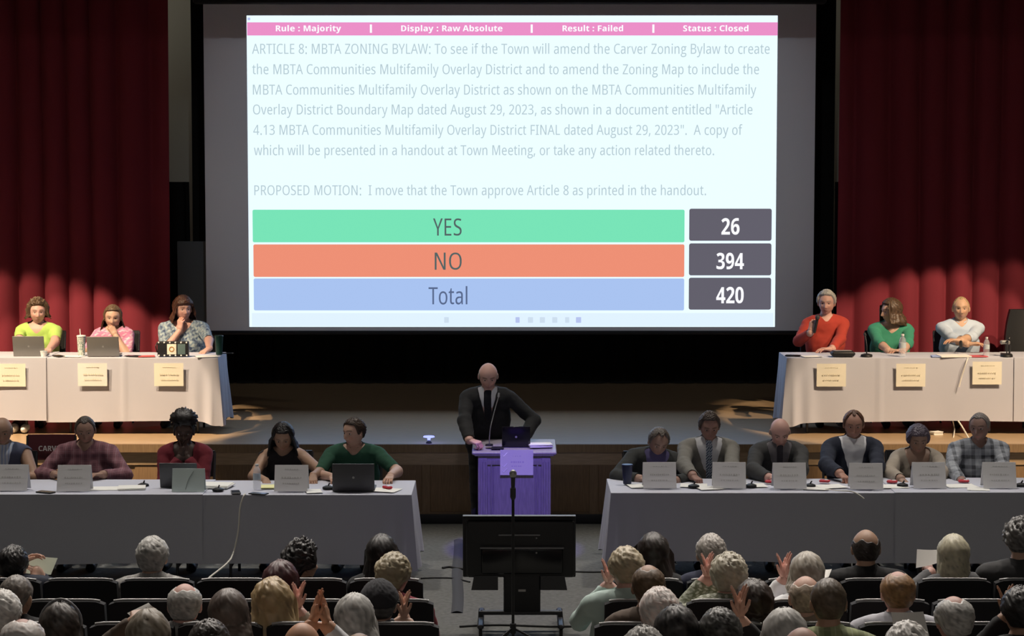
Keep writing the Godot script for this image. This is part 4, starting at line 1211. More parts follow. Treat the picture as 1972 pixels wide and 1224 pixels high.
static func surface_nets(bones: Array, h: float) -> Dictionary:
	var lo := Vector3(1e9, 1e9, 1e9)
	var hi := -lo
	for b in bones:
		var r: float = maxf(b[2], b[3]) * b[5] + 2.6 * h + 0.01
		var e := Vector3(r, r, r)
		lo = lo.min((b[0] as Vector3) - e).min((b[1] as Vector3) - e)
		hi = hi.max((b[0] as Vector3) + e).max((b[1] as Vector3) + e)
	var nx := int((hi.x - lo.x) / h) + 2
	var ny := int((hi.y - lo.y) / h) + 2
	var nz := int((hi.z - lo.z) / h) + 2
	var sy := nx
	var sz := nx * ny
	var fd := PackedFloat32Array()
	fd.resize(nx * ny * nz)
	fd.fill(9.0)
	var ow := PackedByteArray()
	ow.resize(nx * ny * nz)
	for b in bones:
		var a: Vector3 = b[0]
		var c: Vector3 = b[1]
		var ba := c - a
		var bb := maxf(ba.length_squared(), 1e-9)
		var ra: float = b[2]
		var dr: float = b[3] - b[2]
		var k: float = b[4]
		var w: float = b[5]
		var squash := 1.0 - 1.0 / w
		var side: Vector3 = b[6]
		var id: int = b[7]
		var margin := 2.2 * h + k
		var r := maxf(b[2], b[3]) + margin
		var ex := Vector3(r, r, r) + (side.abs() * r * (w - 1.0))
		var l0 := (a.min(c) - ex - lo) / h
		var l1 := (a.max(c) + ex - lo) / h
		var x0 := clampi(int(l0.x), 0, nx - 1)
		var x1 := clampi(int(l1.x) + 1, 0, nx - 1)
		var y0 := clampi(int(l0.y), 0, ny - 1)
		var y1 := clampi(int(l1.y) + 1, 0, ny - 1)
		var z0 := clampi(int(l0.z), 0, nz - 1)
		var z1 := clampi(int(l1.z) + 1, 0, nz - 1)
		var wide := w > 1.001
		for iz in range(z0, z1 + 1):
			for iy in range(y0, y1 + 1):
				var i := iz * sz + iy * sy + x0
				var p := lo + Vector3(x0, iy, iz) * h - a
				for ix in range(x0, x1 + 1):
					var t := clampf(p.dot(ba) / bb, 0.0, 1.0)
					var q := p - ba * t
					if wide: q -= side * (q.dot(side) * squash)
					var d := q.length() - ra - dr * t
					if d < margin:
						var f := fd[i]
						if d < f: ow[i] = id
						var e := k - absf(d - f)
						var m := minf(d, f)
						if e > 0.0: m -= e * e / (4.0 * k)
						fd[i] = m
					p.x += h
					i += 1
	var vi := PackedInt32Array()
	vi.resize(nx * ny * nz)
	vi.fill(-1)
	var V := PackedVector3Array()
	var O := PackedByteArray()
	var C := PackedInt32Array()
	var lim := 1.9 * h
	var off := [0, 1, sy, sy + 1, sz, sz + 1, sz + sy, sz + sy + 1]
	var cv := PackedFloat32Array()
	cv.resize(8)
	for iz in nz - 1:
		for iy in ny - 1:
			var i := iz * sz + iy * sy
			for ix in nx - 1:
				var f0 := fd[i]
				if f0 < lim and f0 > -lim:
					var neg := 0
					for q in 8:
						var fq := fd[i + off[q]]
						cv[q] = fq
						if fq < 0.0: neg += 1
					if neg > 0 and neg < 8:
						var sum := Vector3.ZERO
						var n := 0
						for e in EDGES:
							var e0: int = e[0]
							var e1: int = e[1]
							var g0 := cv[e0]
							var g1 := cv[e1]
							if (g0 < 0.0) != (g1 < 0.0):
								var t := g0 / (g0 - g1)
								var p0 := Vector3(e0 & 1, (e0 >> 1) & 1, e0 >> 2)
								var p1 := Vector3(e1 & 1, (e1 >> 1) & 1, e1 >> 2)
								sum += p0.lerp(p1, t)
								n += 1
						vi[i] = V.size()
						V.append(lo + (Vector3(ix, iy, iz) + sum / n) * h)
						O.append(ow[i])
						C.append(i)
				i += 1
	var I := PackedInt32Array()
	for v in C.size():
		var i := C[v]
		var s0 := fd[i] < 0.0
		for ax in 3:
			var step: int = 1 if ax == 0 else (sy if ax == 1 else sz)
			var da: int = sy if ax == 0 else (sz if ax == 1 else 1)
			var db: int = sz if ax == 0 else (1 if ax == 1 else sy)
			if s0 != (fd[i + step] < 0.0):
				if i - da - db < 0: continue
				var a := vi[i]
				var b := vi[i - da]
				var c := vi[i - da - db]
				var d := vi[i - db]
				if b < 0 or c < 0 or d < 0: continue
				# clockwise as seen from outside
				if s0: I.append_array(PackedInt32Array([a, c, b, a, d, c]))
				else: I.append_array(PackedInt32Array([a, b, c, a, c, d]))
	var N := PackedVector3Array()
	N.resize(V.size())
	for k in range(0, I.size(), 3):
		var g := (V[I[k + 2]] - V[I[k]]).cross(V[I[k + 1]] - V[I[k]])
		N[I[k]] += g
		N[I[k + 1]] += g
		N[I[k + 2]] += g
	for k in N.size(): N[k] = N[k].normalized()
	return {"v": V, "n": N, "i": I, "o": O}

# hands: built once for each gesture as a right hand (wrist at 0, fingers along +y, back of the hand +z, thumb towards -x)
static func hand_bones(curl: float, spread: float, thumb_in: float) -> Array:
	var out := []
	var kx := [-0.029, -0.0095, 0.0095, 0.027]
	var ky := [0.086, 0.090, 0.086, 0.077]
	var ln := [[0.042, 0.025, 0.021], [0.046, 0.029, 0.022], [0.043, 0.027, 0.021], [0.034, 0.020, 0.018]]
	out.append(bone(0, Vector3(0, -0.03, 0), Vector3(0, 0.015, 0), 0.024, 0.024, 0.012, 1.25))
	for f in 4:
		out.append(bone(0, Vector3(kx[f] * 0.65, 0.012, 0), Vector3(kx[f], ky[f], 0.002), 0.0135, 0.0115, 0.012))
	for f in 4:
		var p := Vector3(kx[f], ky[f], 0.002)
		var ang := 0.0
		var fan: float = (f - 1.5) * spread
		var r := 0.0092 if f < 3 else 0.0082
		for s in 3:
			ang += curl * [0.8, 1.1, 0.8][s]
			var d := Vector3(sin(fan) * cos(ang), cos(ang) * cos(fan), -sin(ang))
			var q: Vector3 = p + d * ln[f][s]
			out.append(bone(1, p, q, r, r - 0.0011, 0.004))
			p = q
			r -= 0.0010
	var t0 := Vector3(-0.020, 0.018, -0.004)
	var t1 := Vector3(-0.046 + 0.012 * thumb_in, 0.052, -0.012 - 0.014 * thumb_in)
	var t2 := Vector3(-0.056 + 0.034 * thumb_in, 0.082, -0.015 - 0.026 * thumb_in)
	var t3 := Vector3(-0.059 + 0.050 * thumb_in, 0.104, -0.016 - 0.030 * thumb_in)
	out.append(bone(1, t0, t1, 0.0145, 0.0112, 0.010))
	out.append(bone(1, t1, t2, 0.0108, 0.0096, 0.004))
	out.append(bone(1, t2, t3, 0.0096, 0.0080, 0.004))
	return out

func make_hands():
	hands = {
		"flat": surface_nets(hand_bones(0.07, 0.05, 0.1), 0.0046),
		"open": surface_nets(hand_bones(0.16, 0.16, 0.0), 0.0046),
		"rest": surface_nets(hand_bones(0.38, 0.06, 0.3), 0.0046),
		"fist": surface_nets(hand_bones(1.15, 0.02, 0.9), 0.0046),
	}
	far_hands = {
		"flat": surface_nets(hand_bones(0.07, 0.05, 0.1), 0.0062),
		"open": surface_nets(hand_bones(0.16, 0.16, 0.0), 0.0062),
		"rest": surface_nets(hand_bones(0.38, 0.06, 0.3), 0.0062),
		"fist": surface_nets(hand_bones(1.15, 0.02, 0.9), 0.0062),
	}

# the skull and face: a point of the surface in the direction d (eyes level with the centre, +z is forward)
static func skull(d: Vector3, s: Dictionary) -> Vector3:
	var p := Vector3(d.x * 0.077 * s.wide, d.y * 0.118 * s.tall, d.z * 0.098)
	if p.y < 0.0:
		var k := clampf(-p.y / 0.118, 0.0, 1.0)
		p.x *= 1.0 - (0.30 - 0.14 * s.jaw) * k * k * k - 0.06 * k
		if p.z < 0.0: p.z *= 1.0 - 0.42 * k
		else: p.z *= 1.0 + 0.12 * k * (1.0 - k)
	else:
		var rise := sin(clampf(p.y / 0.118, 0.0, 1.0) * PI)
		p.x *= 1.0 + 0.11 * rise
		p.z *= 1.0 + (0.10 if p.z < 0.0 else 0.05) * rise
	return p

static func bell(x: float, c: float, w: float) -> float:
	var q := (x - c) / w
	return exp(-q * q)

static func face(d: Vector3, s: Dictionary) -> Vector3:
	var p := skull(d, s)
	if d.z > 0.25:
		var y := p.y
		var ax := absf(p.x)
		var nose := 0.0
		if y < 0.020 and y > -0.050:
			var along := clampf((0.020 - y) / 0.055, 0.0, 1.0)
			var tip := clampf((y + 0.050) / 0.014, 0.0, 1.0)
			nose = 0.026 * s.nose * pow(along, 1.1) * tip * bell(p.x, 0.0, 0.009 + 0.006 * along)
		p.z += nose
		p.z -= 0.010 * bell(ax, 0.031, 0.016) * bell(y, 0.004, 0.013)
		p.z += 0.005 * bell(y, 0.027, 0.010) * bell(ax, 0.026, 0.024)
		p.z += 0.005 * bell(ax, 0.042, 0.018) * bell(y, -0.028, 0.018)
		p.z += 0.007 * bell(p.x, 0.0, 0.022) * bell(y, -0.068, 0.011)
		p.z -= 0.006 * bell(p.x, 0.0, 0.022) * bell(y, -0.067, 0.0030)
		p.z -= 0.003 * bell(p.x, 0.0, 0.02) * bell(y, -0.083, 0.006)
		p.z += 0.008 * bell(p.x, 0.0, 0.020) * bell(y, -0.101, 0.014)
	return p

# a warp that packs the columns of the head's grid towards the face
static func column_angle(u: float) -> float:
	var x := u * 2.0 - 1.0
	return PI * (0.48 * x + 0.52 * x * x * x)

static func add_head(out: Dictionary, s: Dictionary, xf: Transform3D, fine: bool):
	var nu := 72 if fine else 32
	var nv := 60 if fine else 26
	var base: int = out.v.size()
	var skin: Color = s.skin
	var pts := PackedVector3Array()
	var cols := PackedColorArray()
	for b in nv + 1:
		var th := PI * (float(b) / nv + 0.035 * sin(TAU * b / nv))
		for a in nu:
			var ph := column_angle(float(a) / nu)
			var d := Vector3(sin(th) * sin(ph), cos(th), sin(th) * cos(ph))
			var p := face(d, s)
			pts.append(p)
			var c := skin
			if d.z > 0.3:
				var ax := absf(p.x)
				c = c.lerp(Color(skin.r * 1.02, skin.g * 0.72, skin.b * 0.66), 0.45 * bell(ax, 0.040, 0.022) * bell(p.y, -0.035, 0.02))
				c = c.lerp(Color(skin.r * 1.0, skin.g * 0.74, skin.b * 0.68), 0.35 * bell(p.x, 0, 0.014) * bell(p.y, -0.032, 0.014))
				c = c.lerp(s.lips, clampf(1.5 * bell(p.x, 0, 0.021) * bell(p.y, -0.068, 0.0075), 0.0, 0.9))
				if ax > 0.013 and ax < 0.054: c = c.lerp(s.brow, 0.75 * clampf(1.8 * bell(p.y, 0.0305 - 6.0 * (ax - 0.031) * (ax - 0.031), 0.0042), 0.0, 1.0))
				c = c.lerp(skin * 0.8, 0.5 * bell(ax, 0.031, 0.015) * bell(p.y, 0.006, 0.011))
			if s.beard > 0.0 and d.z > -0.1:
				var bd := clampf((-p.y - 0.045) / 0.02, 0.0, 1.0)
				c = c.lerp(s.brow, s.beard * bd * (1.0 - clampf(1.6 * bell(p.x, 0, 0.021) * bell(p.y, -0.068, 0.008), 0.0, 1.0)))
			c.a = 1.0
			cols.append(c)
	var inv := xf.basis
	for b in nv + 1:
		for a in nu:
			var pa: Vector3 = pts[b * nu + (a + 1) % nu] - pts[b * nu + (a + nu - 1) % nu]
			var pb: Vector3 = pts[mini(b + 1, nv) * nu + a] - pts[maxi(b - 1, 0) * nu + a]
			var n := pb.cross(pa)
			if b == 0: n = Vector3.UP
			elif b == nv: n = Vector3.DOWN
			n = n.normalized()
			out.v.append(xf * pts[b * nu + a])
			out.n.append((inv * n).normalized())
			out.c.append(cols[b * nu + a])
	for b in nv:
		for a in nu:
			var k0 := base + b * nu + a
			var k1 := base + b * nu + (a + 1) % nu
			# clockwise from outside
			out.i.append_array(PackedInt32Array([k0, k1, k1 + nu, k0, k1 + nu, k0 + nu]))
	# ears and eyes
	for sx in [-1.0, 1.0]:
		var eb := Basis(Vector3.UP, sx * 0.45)
		add_ball(out, xf, Vector3(sx * 0.080 * s.wide, -0.004, -0.006), Vector3(0.013, 0.032, 0.019), eb, skin, 10 if fine else 7, 8 if fine else 6, func(d: Vector3): return 1.0 - 0.45 * bell(d.y, 0.1, 0.5) * bell(d.z, 0.15, 0.5) * (1.0 if d.x * sx > 0.0 else 0.0))
		if fine:
			add_eye(out, xf, Vector3(sx * 0.031, 0.004, 0.0725), s)

static func add_ball(out: Dictionary, xf: Transform3D, at_: Vector3, r: Vector3, bs: Basis, col: Color, nu: int, nv: int, shape_: Callable):
	var base: int = out.v.size()
	for b in nv + 1:
		for a in nu:
			var th := PI * b / nv
			var ph := TAU * a / nu
			var d := Vector3(sin(th) * sin(ph), cos(th), sin(th) * cos(ph))
			var k: float = shape_.call(d)
			out.v.append(xf * (at_ + bs * (d * r * k)))
			out.n.append((xf.basis * bs * (d / r)).normalized())
			out.c.append(col)
	for b in nv:
		for a in nu:
			var k0 := base + b * nu + a
			var k1 := base + b * nu + (a + 1) % nu
			out.i.append_array(PackedInt32Array([k0, k1, k1 + nu, k0, k1 + nu, k0 + nu]))

static func add_eye(out: Dictionary, xf: Transform3D, at_: Vector3, s: Dictionary):
	var nu := 14
	var nv := 12
	var base: int = out.v.size()
	var look: Vector3 = s.look
	for b in nv + 1:
		for a in nu:
			var th := PI * b / nv
			var ph := TAU * a / nu
			# the pole looks ahead
			var d := Vector3(sin(th) * sin(ph), sin(th) * cos(ph), cos(th))
			d = Basis(Vector3.UP, look.x) * (Basis(Vector3.RIGHT, look.y) * d)
			var c := Color(0.62, 0.60, 0.57)
			if th < 0.30: c = Color(0.01, 0.01, 0.01)
			elif th < 0.62: c = s.iris
			if d.y > 0.42 or d.y < -0.62: c = s.skin * 0.85
			c.a = 1.0
			out.v.append(xf * (at_ + d * 0.0124))
			out.n.append((xf.basis * d).normalized())
			out.c.append(c)
	for b in nv:
		for a in nu:
			var k0 := base + b * nu + a
			var k1 := base + b * nu + (a + 1) % nu
			out.i.append_array(PackedInt32Array([k0, k1 + nu, k1, k0, k0 + nu, k1 + nu]))

static func add_hand(out: Dictionary, hand: Dictionary, left: bool, wrist: Vector3, fingers: Vector3, back: Vector3, col: Color, scale_: float):
	var y := fingers.normalized()
	var z := (back - y * back.dot(y)).normalized()
	var x := y.cross(z)
	var base: int = out.v.size()
	var m := -1.0 if left else 1.0
	var hv: PackedVector3Array = hand.v
	var hn: PackedVector3Array = hand.n
	for k in hv.size():
		var p := hv[k] * scale_
		var n := hn[k]
		out.v.append(wrist + x * (p.x * m) + y * p.y + z * p.z)
		out.n.append(x * (n.x * m) + y * n.y + z * n.z)
		var c := col
		if hv[k].y > 0.09: c = Color(col.r, col.g * 0.9, col.b * 0.87)
		out.c.append(c)
	var hi: PackedInt32Array = hand.i
	for k in range(0, hi.size(), 3):
		if left: out.i.append_array(PackedInt32Array([base + hi[k], base + hi[k + 2], base + hi[k + 1]]))
		else: out.i.append_array(PackedInt32Array([base + hi[k], base + hi[k + 1], base + hi[k + 2]]))

# ---- hair: one sheet laid over the skull, from the crown to the hairline, and on down where it is long
# keys: t thickness, front/side/back angles of the hairline from the crown (degrees), ring (bald top: angle where hair begins), drop (metres below the ears),
# open (degrees from straight ahead that stay free), flare, lump (size of curls), freq, tone spread, part (side parting), bang (fringe over the brow)
static func add_hair(out: Dictionary, s: Dictionary, xf: Transform3D, fine: bool, nz: FastNoiseLite, sd: float):
	var q: Dictionary = s.style
	var nu := 64 if fine else 44
	var nv := 34 if fine else 26
	var drop: float = q.get("drop", 0.0)
	var t: float = q.get("t", 0.014)
	var ring: float = deg_to_rad(q.get("ring", 0.0))
	var open_: float = deg_to_rad(q.get("open", 62.0))
	var flare: float = q.get("flare", 0.02)
	var lump: float = q.get("lump", 0.0)
	var freq: float = q.get("freq", 30.0)
	var tone: float = q.get("tone", 0.6)
	var thin_front: float = q.get("recede", 0.0)
	var up: float = q.get("up", 0.0)
	var fr := deg_to_rad(q.get("front", 52.0))
	var sd_ := deg_to_rad(q.get("side", 100.0))
	var bk := deg_to_rad(q.get("back", 122.0))
	var col: Color = s.hair
	var base: int = out.v.size()
	var pts := PackedVector3Array()
	var cols := PackedColorArray()
	for b in nv + 1:
		var v := float(b) / nv
		for a in nu:
			var az := TAU * a / nu - PI      # 0 is straight ahead
			var aa := absf(az)
			# hairline
			var end := 0.0
			if aa < 0.9: end = lerpf(fr, fr + 0.10, aa / 0.9)
			elif aa < 1.35: end = lerpf(fr + 0.10, sd_, smoothstep(0.9, 1.35, aa))
			elif aa < 1.75: end = sd_
			else: end = lerpf(sd_, bk, smoothstep(1.75, 2.3, aa))
			var begin := ring * (1.0 + 0.10 * sin(az * 3.0 + sd) + 0.07 * sin(az * 7.0 + sd * 2.0))
			if ring > 0.0 and aa < 1.2: begin = lerpf(end - 0.02, ring, smoothstep(0.75, 1.2, aa))
			if thin_front > 0.0 and aa < 0.9: end -= thin_front * (0.35 + 0.65 * smoothstep(0.15, 0.6, aa)) * (1.0 - smoothstep(0.7, 0.95, aa))
			var hang := 0.0
			if drop > 0.0: hang = smoothstep(open_, open_ + 0.30, aa)
			var p := Vector3.ZERO
			var th_end := lerpf(end, deg_to_rad(98.0), hang)
			var split := 1.0 if hang <= 0.0 else lerpf(1.0, 0.5, hang)
			var vv := minf(v / split, 1.0)
			var th := lerpf(begin, th_end, vv)
			var d := Vector3(sin(th) * sin(az), cos(th), sin(th) * cos(az))
			p = skull(d, s)
			var edge := smoothstep(0.0, 0.10, 1.0 - v) if hang < 0.5 else 1.0
			if ring > 0.0: edge *= smoothstep(0.0, 0.45, v)
			var thick := t * (0.25 + 0.75 * edge) * (0.85 + 0.15 * cos(th))
			if up > 0.0: thick += up * smoothstep(0.9, 0.1, th)
			if edge < 0.02: thick = -0.004
			if ring > 0.0: thick = lerpf(-0.008, thick, smoothstep(0.95, 1.3, aa))
			var nn := (d * Vector3(1.0, 0.75, 0.9)).normalized()
			p += nn * thick
			if v > split:
				var w := (v - split) / maxf(1.0 - split, 1e-4)
				var len_ := drop * hang * (1.0 - 0.12 * cos(az * 3.0 + sd))
				var outward := Vector3(sin(az), 0, cos(az))
				p.y -= len_ * w
				var taper: float = q.get("taper", 0.0)
				p += outward * (flare * sin(w * PI * 0.62)) - outward * (taper * w * w)
				p += outward * (0.007 * sin(w * 9.0 + az * 3.0 + sd) * w + 0.005 * sin(az * 17.0 + sd + w * 2.0))
				if aa < 1.75: p.z += 0.010 * w
				p.z -= 0.02 * w * (1.0 if aa > 2.0 else 0.0)
			# strands and curls
			var n1 := nz.get_noise_3d(p.x * freq * 3.0 + sd, p.y * freq * (0.9 if lump <= 0.0 else 3.0), p.z * freq * 3.0)
			var n2 := nz.get_noise_3d(p.x * 90.0 + sd, p.y * 26.0, p.z * 90.0 + sd)
			p += nn * ((lump * n1 + 0.004 * n2) * edge)
			pts.append(p)
			var c := col
			var k := 1.0 + tone * n2 + tone * 0.5 * n1
			c = Color(col.r * k, col.g * k, col.b * k)
			if q.has("streak"): c = c.lerp(q.streak, clampf(0.25 + n1 * 0.9 + n2 * 0.6, 0.0, 1.0) * 0.8)
			c.a = 1.0
			cols.append(c)
	for b in nv + 1:
		for a in nu:
			var pa: Vector3 = pts[b * nu + (a + 1) % nu] - pts[b * nu + (a + nu - 1) % nu]
			var pb: Vector3 = pts[mini(b + 1, nv) * nu + a] - pts[maxi(b - 1, 0) * nu + a]
			var n := pb.cross(pa).normalized()
			if b == 0 and ring <= 0.0: n = Vector3.UP
			out.v.append(xf * pts[b * nu + a])
			out.n.append((xf.basis * n).normalized())
			out.c.append(cols[b * nu + a])
	for b in nv:
		for a in nu:
			var k0 := base + b * nu + a
			var k1 := base + b * nu + (a + 1) % nu
			out.i.append_array(PackedInt32Array([k0, k1, k1 + nu, k0, k1 + nu, k0 + nu]))
	if q.has("bun"):
		var bp: Vector3 = q.bun
		var br: float = q.bun_r
		add_ball(out, xf, bp, Vector3(br, br * 0.85, br), Basis(), col, 34, 24, func(d: Vector3): return 1.0 + 0.34 * nz.get_noise_3d(d.x * 4.4 + sd, d.y * 4.4, d.z * 4.4))
	if q.has("tail"):       # a tied tail down the back
		var b2: int = out.v.size()
		for b in 11:
			var w := b / 10.0
			var r := 0.030 * sin(PI * clampf(0.12 + w * 0.86, 0, 1)) + 0.006
			for a in 12:
				var an := TAU * a / 12.0
				var c := Vector3(0, 0.03 - float(q.tail) * w, -0.115 - 0.03 * sin(w * 2.0))
				var n := Vector3(sin(an), 0, cos(an))
				out.v.append(xf * (c + n * r * (1.0 + 0.12 * sin(an * 5.0))))
				out.n.append((xf.basis * n).normalized())
				out.c.append(Color(col.r, col.g, col.b) * (0.8 + 0.25 * sin(an * 5.0)))
		for b in 10:
			for a in 12:
				var k0 := b2 + b * 12 + a
				var k1 := b2 + b * 12 + (a + 1) % 12
				out.i.append_array(PackedInt32Array([k0, k1, k1 + 12, k0, k1 + 12, k0 + 12]))

# evens out the stepped edge where a garment ends
static func soften_edge(d: Dictionary):
	var seen := {}
	var I: PackedInt32Array = d.i
	for t in range(0, I.size(), 3):
		for j in 3:
			var a := I[t + j]
			var b := I[t + (j + 1) % 3]
			var key := (mini(a, b) << 20) | maxi(a, b)
			seen[key] = 1 + seen.get(key, 0)
	var near := {}
	for key in seen:
		if seen[key] != 1: continue
		var a: int = key >> 20
		var b: int = key & 0xFFFFF
		if not near.has(a): near[a] = []
		if not near.has(b): near[b] = []
		near[a].append(b)
		near[b].append(a)
	for step in 5:
		var moved := {}
		for a in near:
			var n: Array = near[a]
			if n.size() != 2: continue
			moved[a] = (d.v[a] as Vector3).lerp(((d.v[n[0]] as Vector3) + (d.v[n[1]] as Vector3)) / 2.0, 0.6)
		for a in moved: d.v[a] = moved[a]

# ---- the whole figure
enum { PELVIS, TORSO, SHOULDERS, NECK, UPPER_R, UPPER_L, FORE_R, FORE_L, THIGH_R, THIGH_L, SHIN_R, SHIN_L, FOOT_R, FOOT_L }

static func two_bones(s: Vector3, w: Vector3, a: float, b: float, hint: Vector3) -> Array:
	var d := w - s
	var l := clampf(d.length(), absf(a - b) + 0.01, a + b - 0.004)
	var dir := d.normalized()
	var x := (a * a - b * b + l * l) / (2.0 * l)
	var h := sqrt(maxf(a * a - x * x, 0.0))
	var p := (hint - dir * hint.dot(dir)).normalized()
	return [s + dir * x + p * h, s + dir * l]

static func skeleton(q: Dictionary) -> Dictionary:
	# right is -x, left is +x, forward +z
	var ts: float = q.ts
	var sw: float = q.sw
	var lean: float = q.lean
	var side_lean: float = q.tilt
	var stand: bool = q.stand
	var seat: float = q.seat
	var hip_y := 0.92 if stand else seat + 0.095
	var u := Vector3(sin(side_lean), cos(lean) * cos(side_lean), sin(lean))
	u = u.normalized()
	var side := Basis(Vector3.UP, q.twist) * Vector3(cos(side_lean), -sin(side_lean), 0)
	var P := Vector3(0, hip_y, 0)
	var front := side.cross(u).normalized()
	var J := {"P": P, "u": u, "side": side, "front": front}
	J.C = P + u * 0.50 * ts
	var nd := Vector3(sin(side_lean * 0.6 + float(q.roll) * 0.3), cos(lean * 0.55 + float(q.pitch) * 0.35), sin(lean * 0.55 + float(q.pitch) * 0.35)).normalized()
	J.nd = nd
	J.H = J.C + nd * 0.150 * (0.5 + 0.5 * ts) + front * 0.012
	J.HB = Basis(Vector3.UP, q.yaw) * Basis(Vector3.RIGHT, q.pitch) * Basis(Vector3.BACK, q.roll)
	J.top = J.H + (J.HB as Basis) * Vector3(0, 0.118 * q.tall, 0)
	return J

func figure(q: Dictionary) -> Dictionary:
	var J: Dictionary = q.J
	var P: Vector3 = J.P
	var u: Vector3 = J.u
	var side: Vector3 = J.side
	var front: Vector3 = J.front
	var C: Vector3 = J.C
	var ts: float = q.ts
	var sw: float = q.sw
	var fat: float = q.fat
	var bulk: float = q.bulk      # thickness that the clothes add
	var B := []
	B.append(bone(PELVIS, P - side * 0.06, P + side * 0.06, 0.112 * fat, 0.112 * fat, 0.04, 1.15, side))
	B.append(bone(TORSO, P + u * 0.04, P + u * 0.26 * ts + front * 0.01, 0.112 * fat + bulk, 0.104 * fat + bulk, 0.05, 1.38, side))
	if q.belly > 0.0: B.append(bone(TORSO, P + u * 0.10 + front * 0.06, P + u * 0.2 * ts + front * 0.06, 0.10 * fat * q.belly, 0.09 * fat * q.belly, 0.06, 1.2, side))
	B.append(bone(TORSO, P + u * 0.24 * ts, P + u * 0.40 * ts, 0.106 * fat + bulk, 0.100 + bulk, 0.05, 1.5, side))
	if q.bust > 0.0:
		for sx in [-1.0, 1.0]: B.append(bone(TORSO, P + u * 0.30 * ts + side * 0.070 * sx + front * 0.065, P + u * 0.33 * ts + side * 0.070 * sx + front * 0.06, 0.066 * q.bust, 0.055 * q.bust, 0.04))
	var shl := {}
	for sx in [-1.0, 1.0]: shl[sx] = P + u * 0.437 * ts + side * (0.172 * sw * sx)
	B.append(bone(SHOULDERS, P + u * 0.448 * ts - side * 0.125 * sw, P + u * 0.448 * ts + side * 0.125 * sw, 0.058 + bulk, 0.058 + bulk, 0.05))
	B.append(bone(SHOULDERS, C - u * 0.05 - side * 0.02 - front * 0.01, C - u * 0.05 + side * 0.02 - front * 0.01, 0.060 + bulk, 0.060 + bulk, 0.06, 1.3, side))
	B.append(bone(NECK, C - u * 0.04, (J.H as Vector3) - (J.nd as Vector3) * 0.045 - front * 0.012, 0.056, 0.054, 0.025))
	var arms := {}
	for sx in [-1.0, 1.0]:
		var r: bool = sx < 0.0
		var a: Dictionary = q.right if r else q.left
		var S: Vector3 = shl[sx]
		var hint: Vector3 = a.get("elbow", Vector3(sx * 0.8, -0.8, -0.25))
		var e := two_bones(S, a.at, 0.285, 0.255, hint)
		var E: Vector3 = e[0]
		var W: Vector3 = e[1]
		arms[sx] = [S, E, W]
		var sb: float = bulk * 0.7
		B.append(bone(UPPER_R if r else UPPER_L, S, E, 0.046 * fat + sb, 0.039 + sb, 0.022))
		var loose: float = 0.006 if q.sleeve > 1.2 else 0.0
		B.append(bone(FORE_R if r else FORE_L, E, W, 0.041 + loose + sb, 0.027 + loose + sb * 0.6, 0.018))
	for sx in [-1.0, 1.0]:
		var r: bool = sx < 0.0
		var hip := P + Vector3(sx * 0.09, -0.02, 0.02)
		var knee: Vector3
		var ankle: Vector3
		if q.stand:
			knee = Vector3(sx * 0.095, 0.49, 0.02)
			ankle = Vector3(sx * 0.10, 0.085, -0.02)
		else:
			var dz := clampf(0.43, 0.1, 0.43)
			knee = Vector3(sx * 0.115, P.y + 0.005, dz)
			ankle = Vector3(sx * 0.105, 0.085, dz + float(q.feet))
		B.append(bone(THIGH_R if r else THIGH_L, hip, knee, 0.083 * fat, 0.060, 0.03))
		B.append(bone(SHIN_R if r else SHIN_L, knee, ankle, 0.057, 0.042, 0.02))
		B.append(bone(FOOT_R if r else FOOT_L, ankle + Vector3(0, -0.042, -0.03), ankle + Vector3(sx * 0.02, -0.05, 0.15), 0.040, 0.033, 0.02))
	var m := surface_nets(B, q.cell)
	var V: PackedVector3Array = m.v
	var N: PackedVector3Array = m.n
	var O: PackedByteArray = m.o
	var I: PackedInt32Array = m.i
	var skin: Color = q.skin
	# which garment covers each vertex: 0 none
	var K := PackedByteArray()
	K.resize(V.size())
	var outfit: String = q.outfit
	var names := ["", "shirt", "trousers", "shoe", "jacket", "tie", "shoe"]
	if outfit == "dress": names[2] = "skirt"
	for k in V.size():
		var p := V[k] - P
		var o := O[k]
		var g := 0
		if o == PELVIS or o == THIGH_R or o == THIGH_L or o == SHIN_R or o == SHIN_L: g = 2
		elif o == FOOT_R: g = 3
		elif o == FOOT_L: g = 6
		elif o == TORSO or o == SHOULDERS or o == NECK:
			g = 1
			var up := p.dot(u) / ts
			var fx := absf(p.dot(side))
			var fz := p.dot(front)
			if o == TORSO and up < 0.03: g = 2
			if outfit == "jacket" or outfit == "cardigan":
				g = 4
				var vee: float = (up - q.vee0) * q.vee
				if fz > 0.0 and fx < vee:
					g = 1
					if q.tie and fx < 0.026: g = 5
				if g == 1 and outfit == "cardigan" and up > q.neck - 0.06 and fx < (up - q.neck + 0.06) * 1.2: g = 0
			elif fz > 0.0 and up > q.neck and fx < (up - q.neck) * q.vee: g = 0
			if o == NECK:
				if up > 0.50 or outfit == "sleeveless": g = 0
				elif g != 0 and fz > 0.02 and up > 0.475: g = 0 if outfit != "jacket" else 1
			if outfit == "sleeveless" and o == SHOULDERS and fx > 0.11: g = 0
		else:
			var r := o == UPPER_R or o == FORE_R
			var arm: Array = arms[-1.0 if r else 1.0]
			var a0: Vector3 = arm[0] if o == UPPER_R or o == UPPER_L else arm[1]
			var a1: Vector3 = arm[1] if o == UPPER_R or o == UPPER_L else arm[2]
			var tt := (V[k] - a0).dot(a1 - a0) / (a1 - a0).length_squared()
			if o == FORE_R or o == FORE_L: tt += 1.0
			if tt < q.sleeve: g = 4 if outfit == "jacket" or outfit == "cardigan" else 1
		K[k] = g
	var body := {"v": V.duplicate(), "n": N.duplicate(), "c": PackedColorArray(), "i": I.duplicate()}
	var cc := PackedColorArray()
	cc.resize(V.size())
	cc.fill(skin)
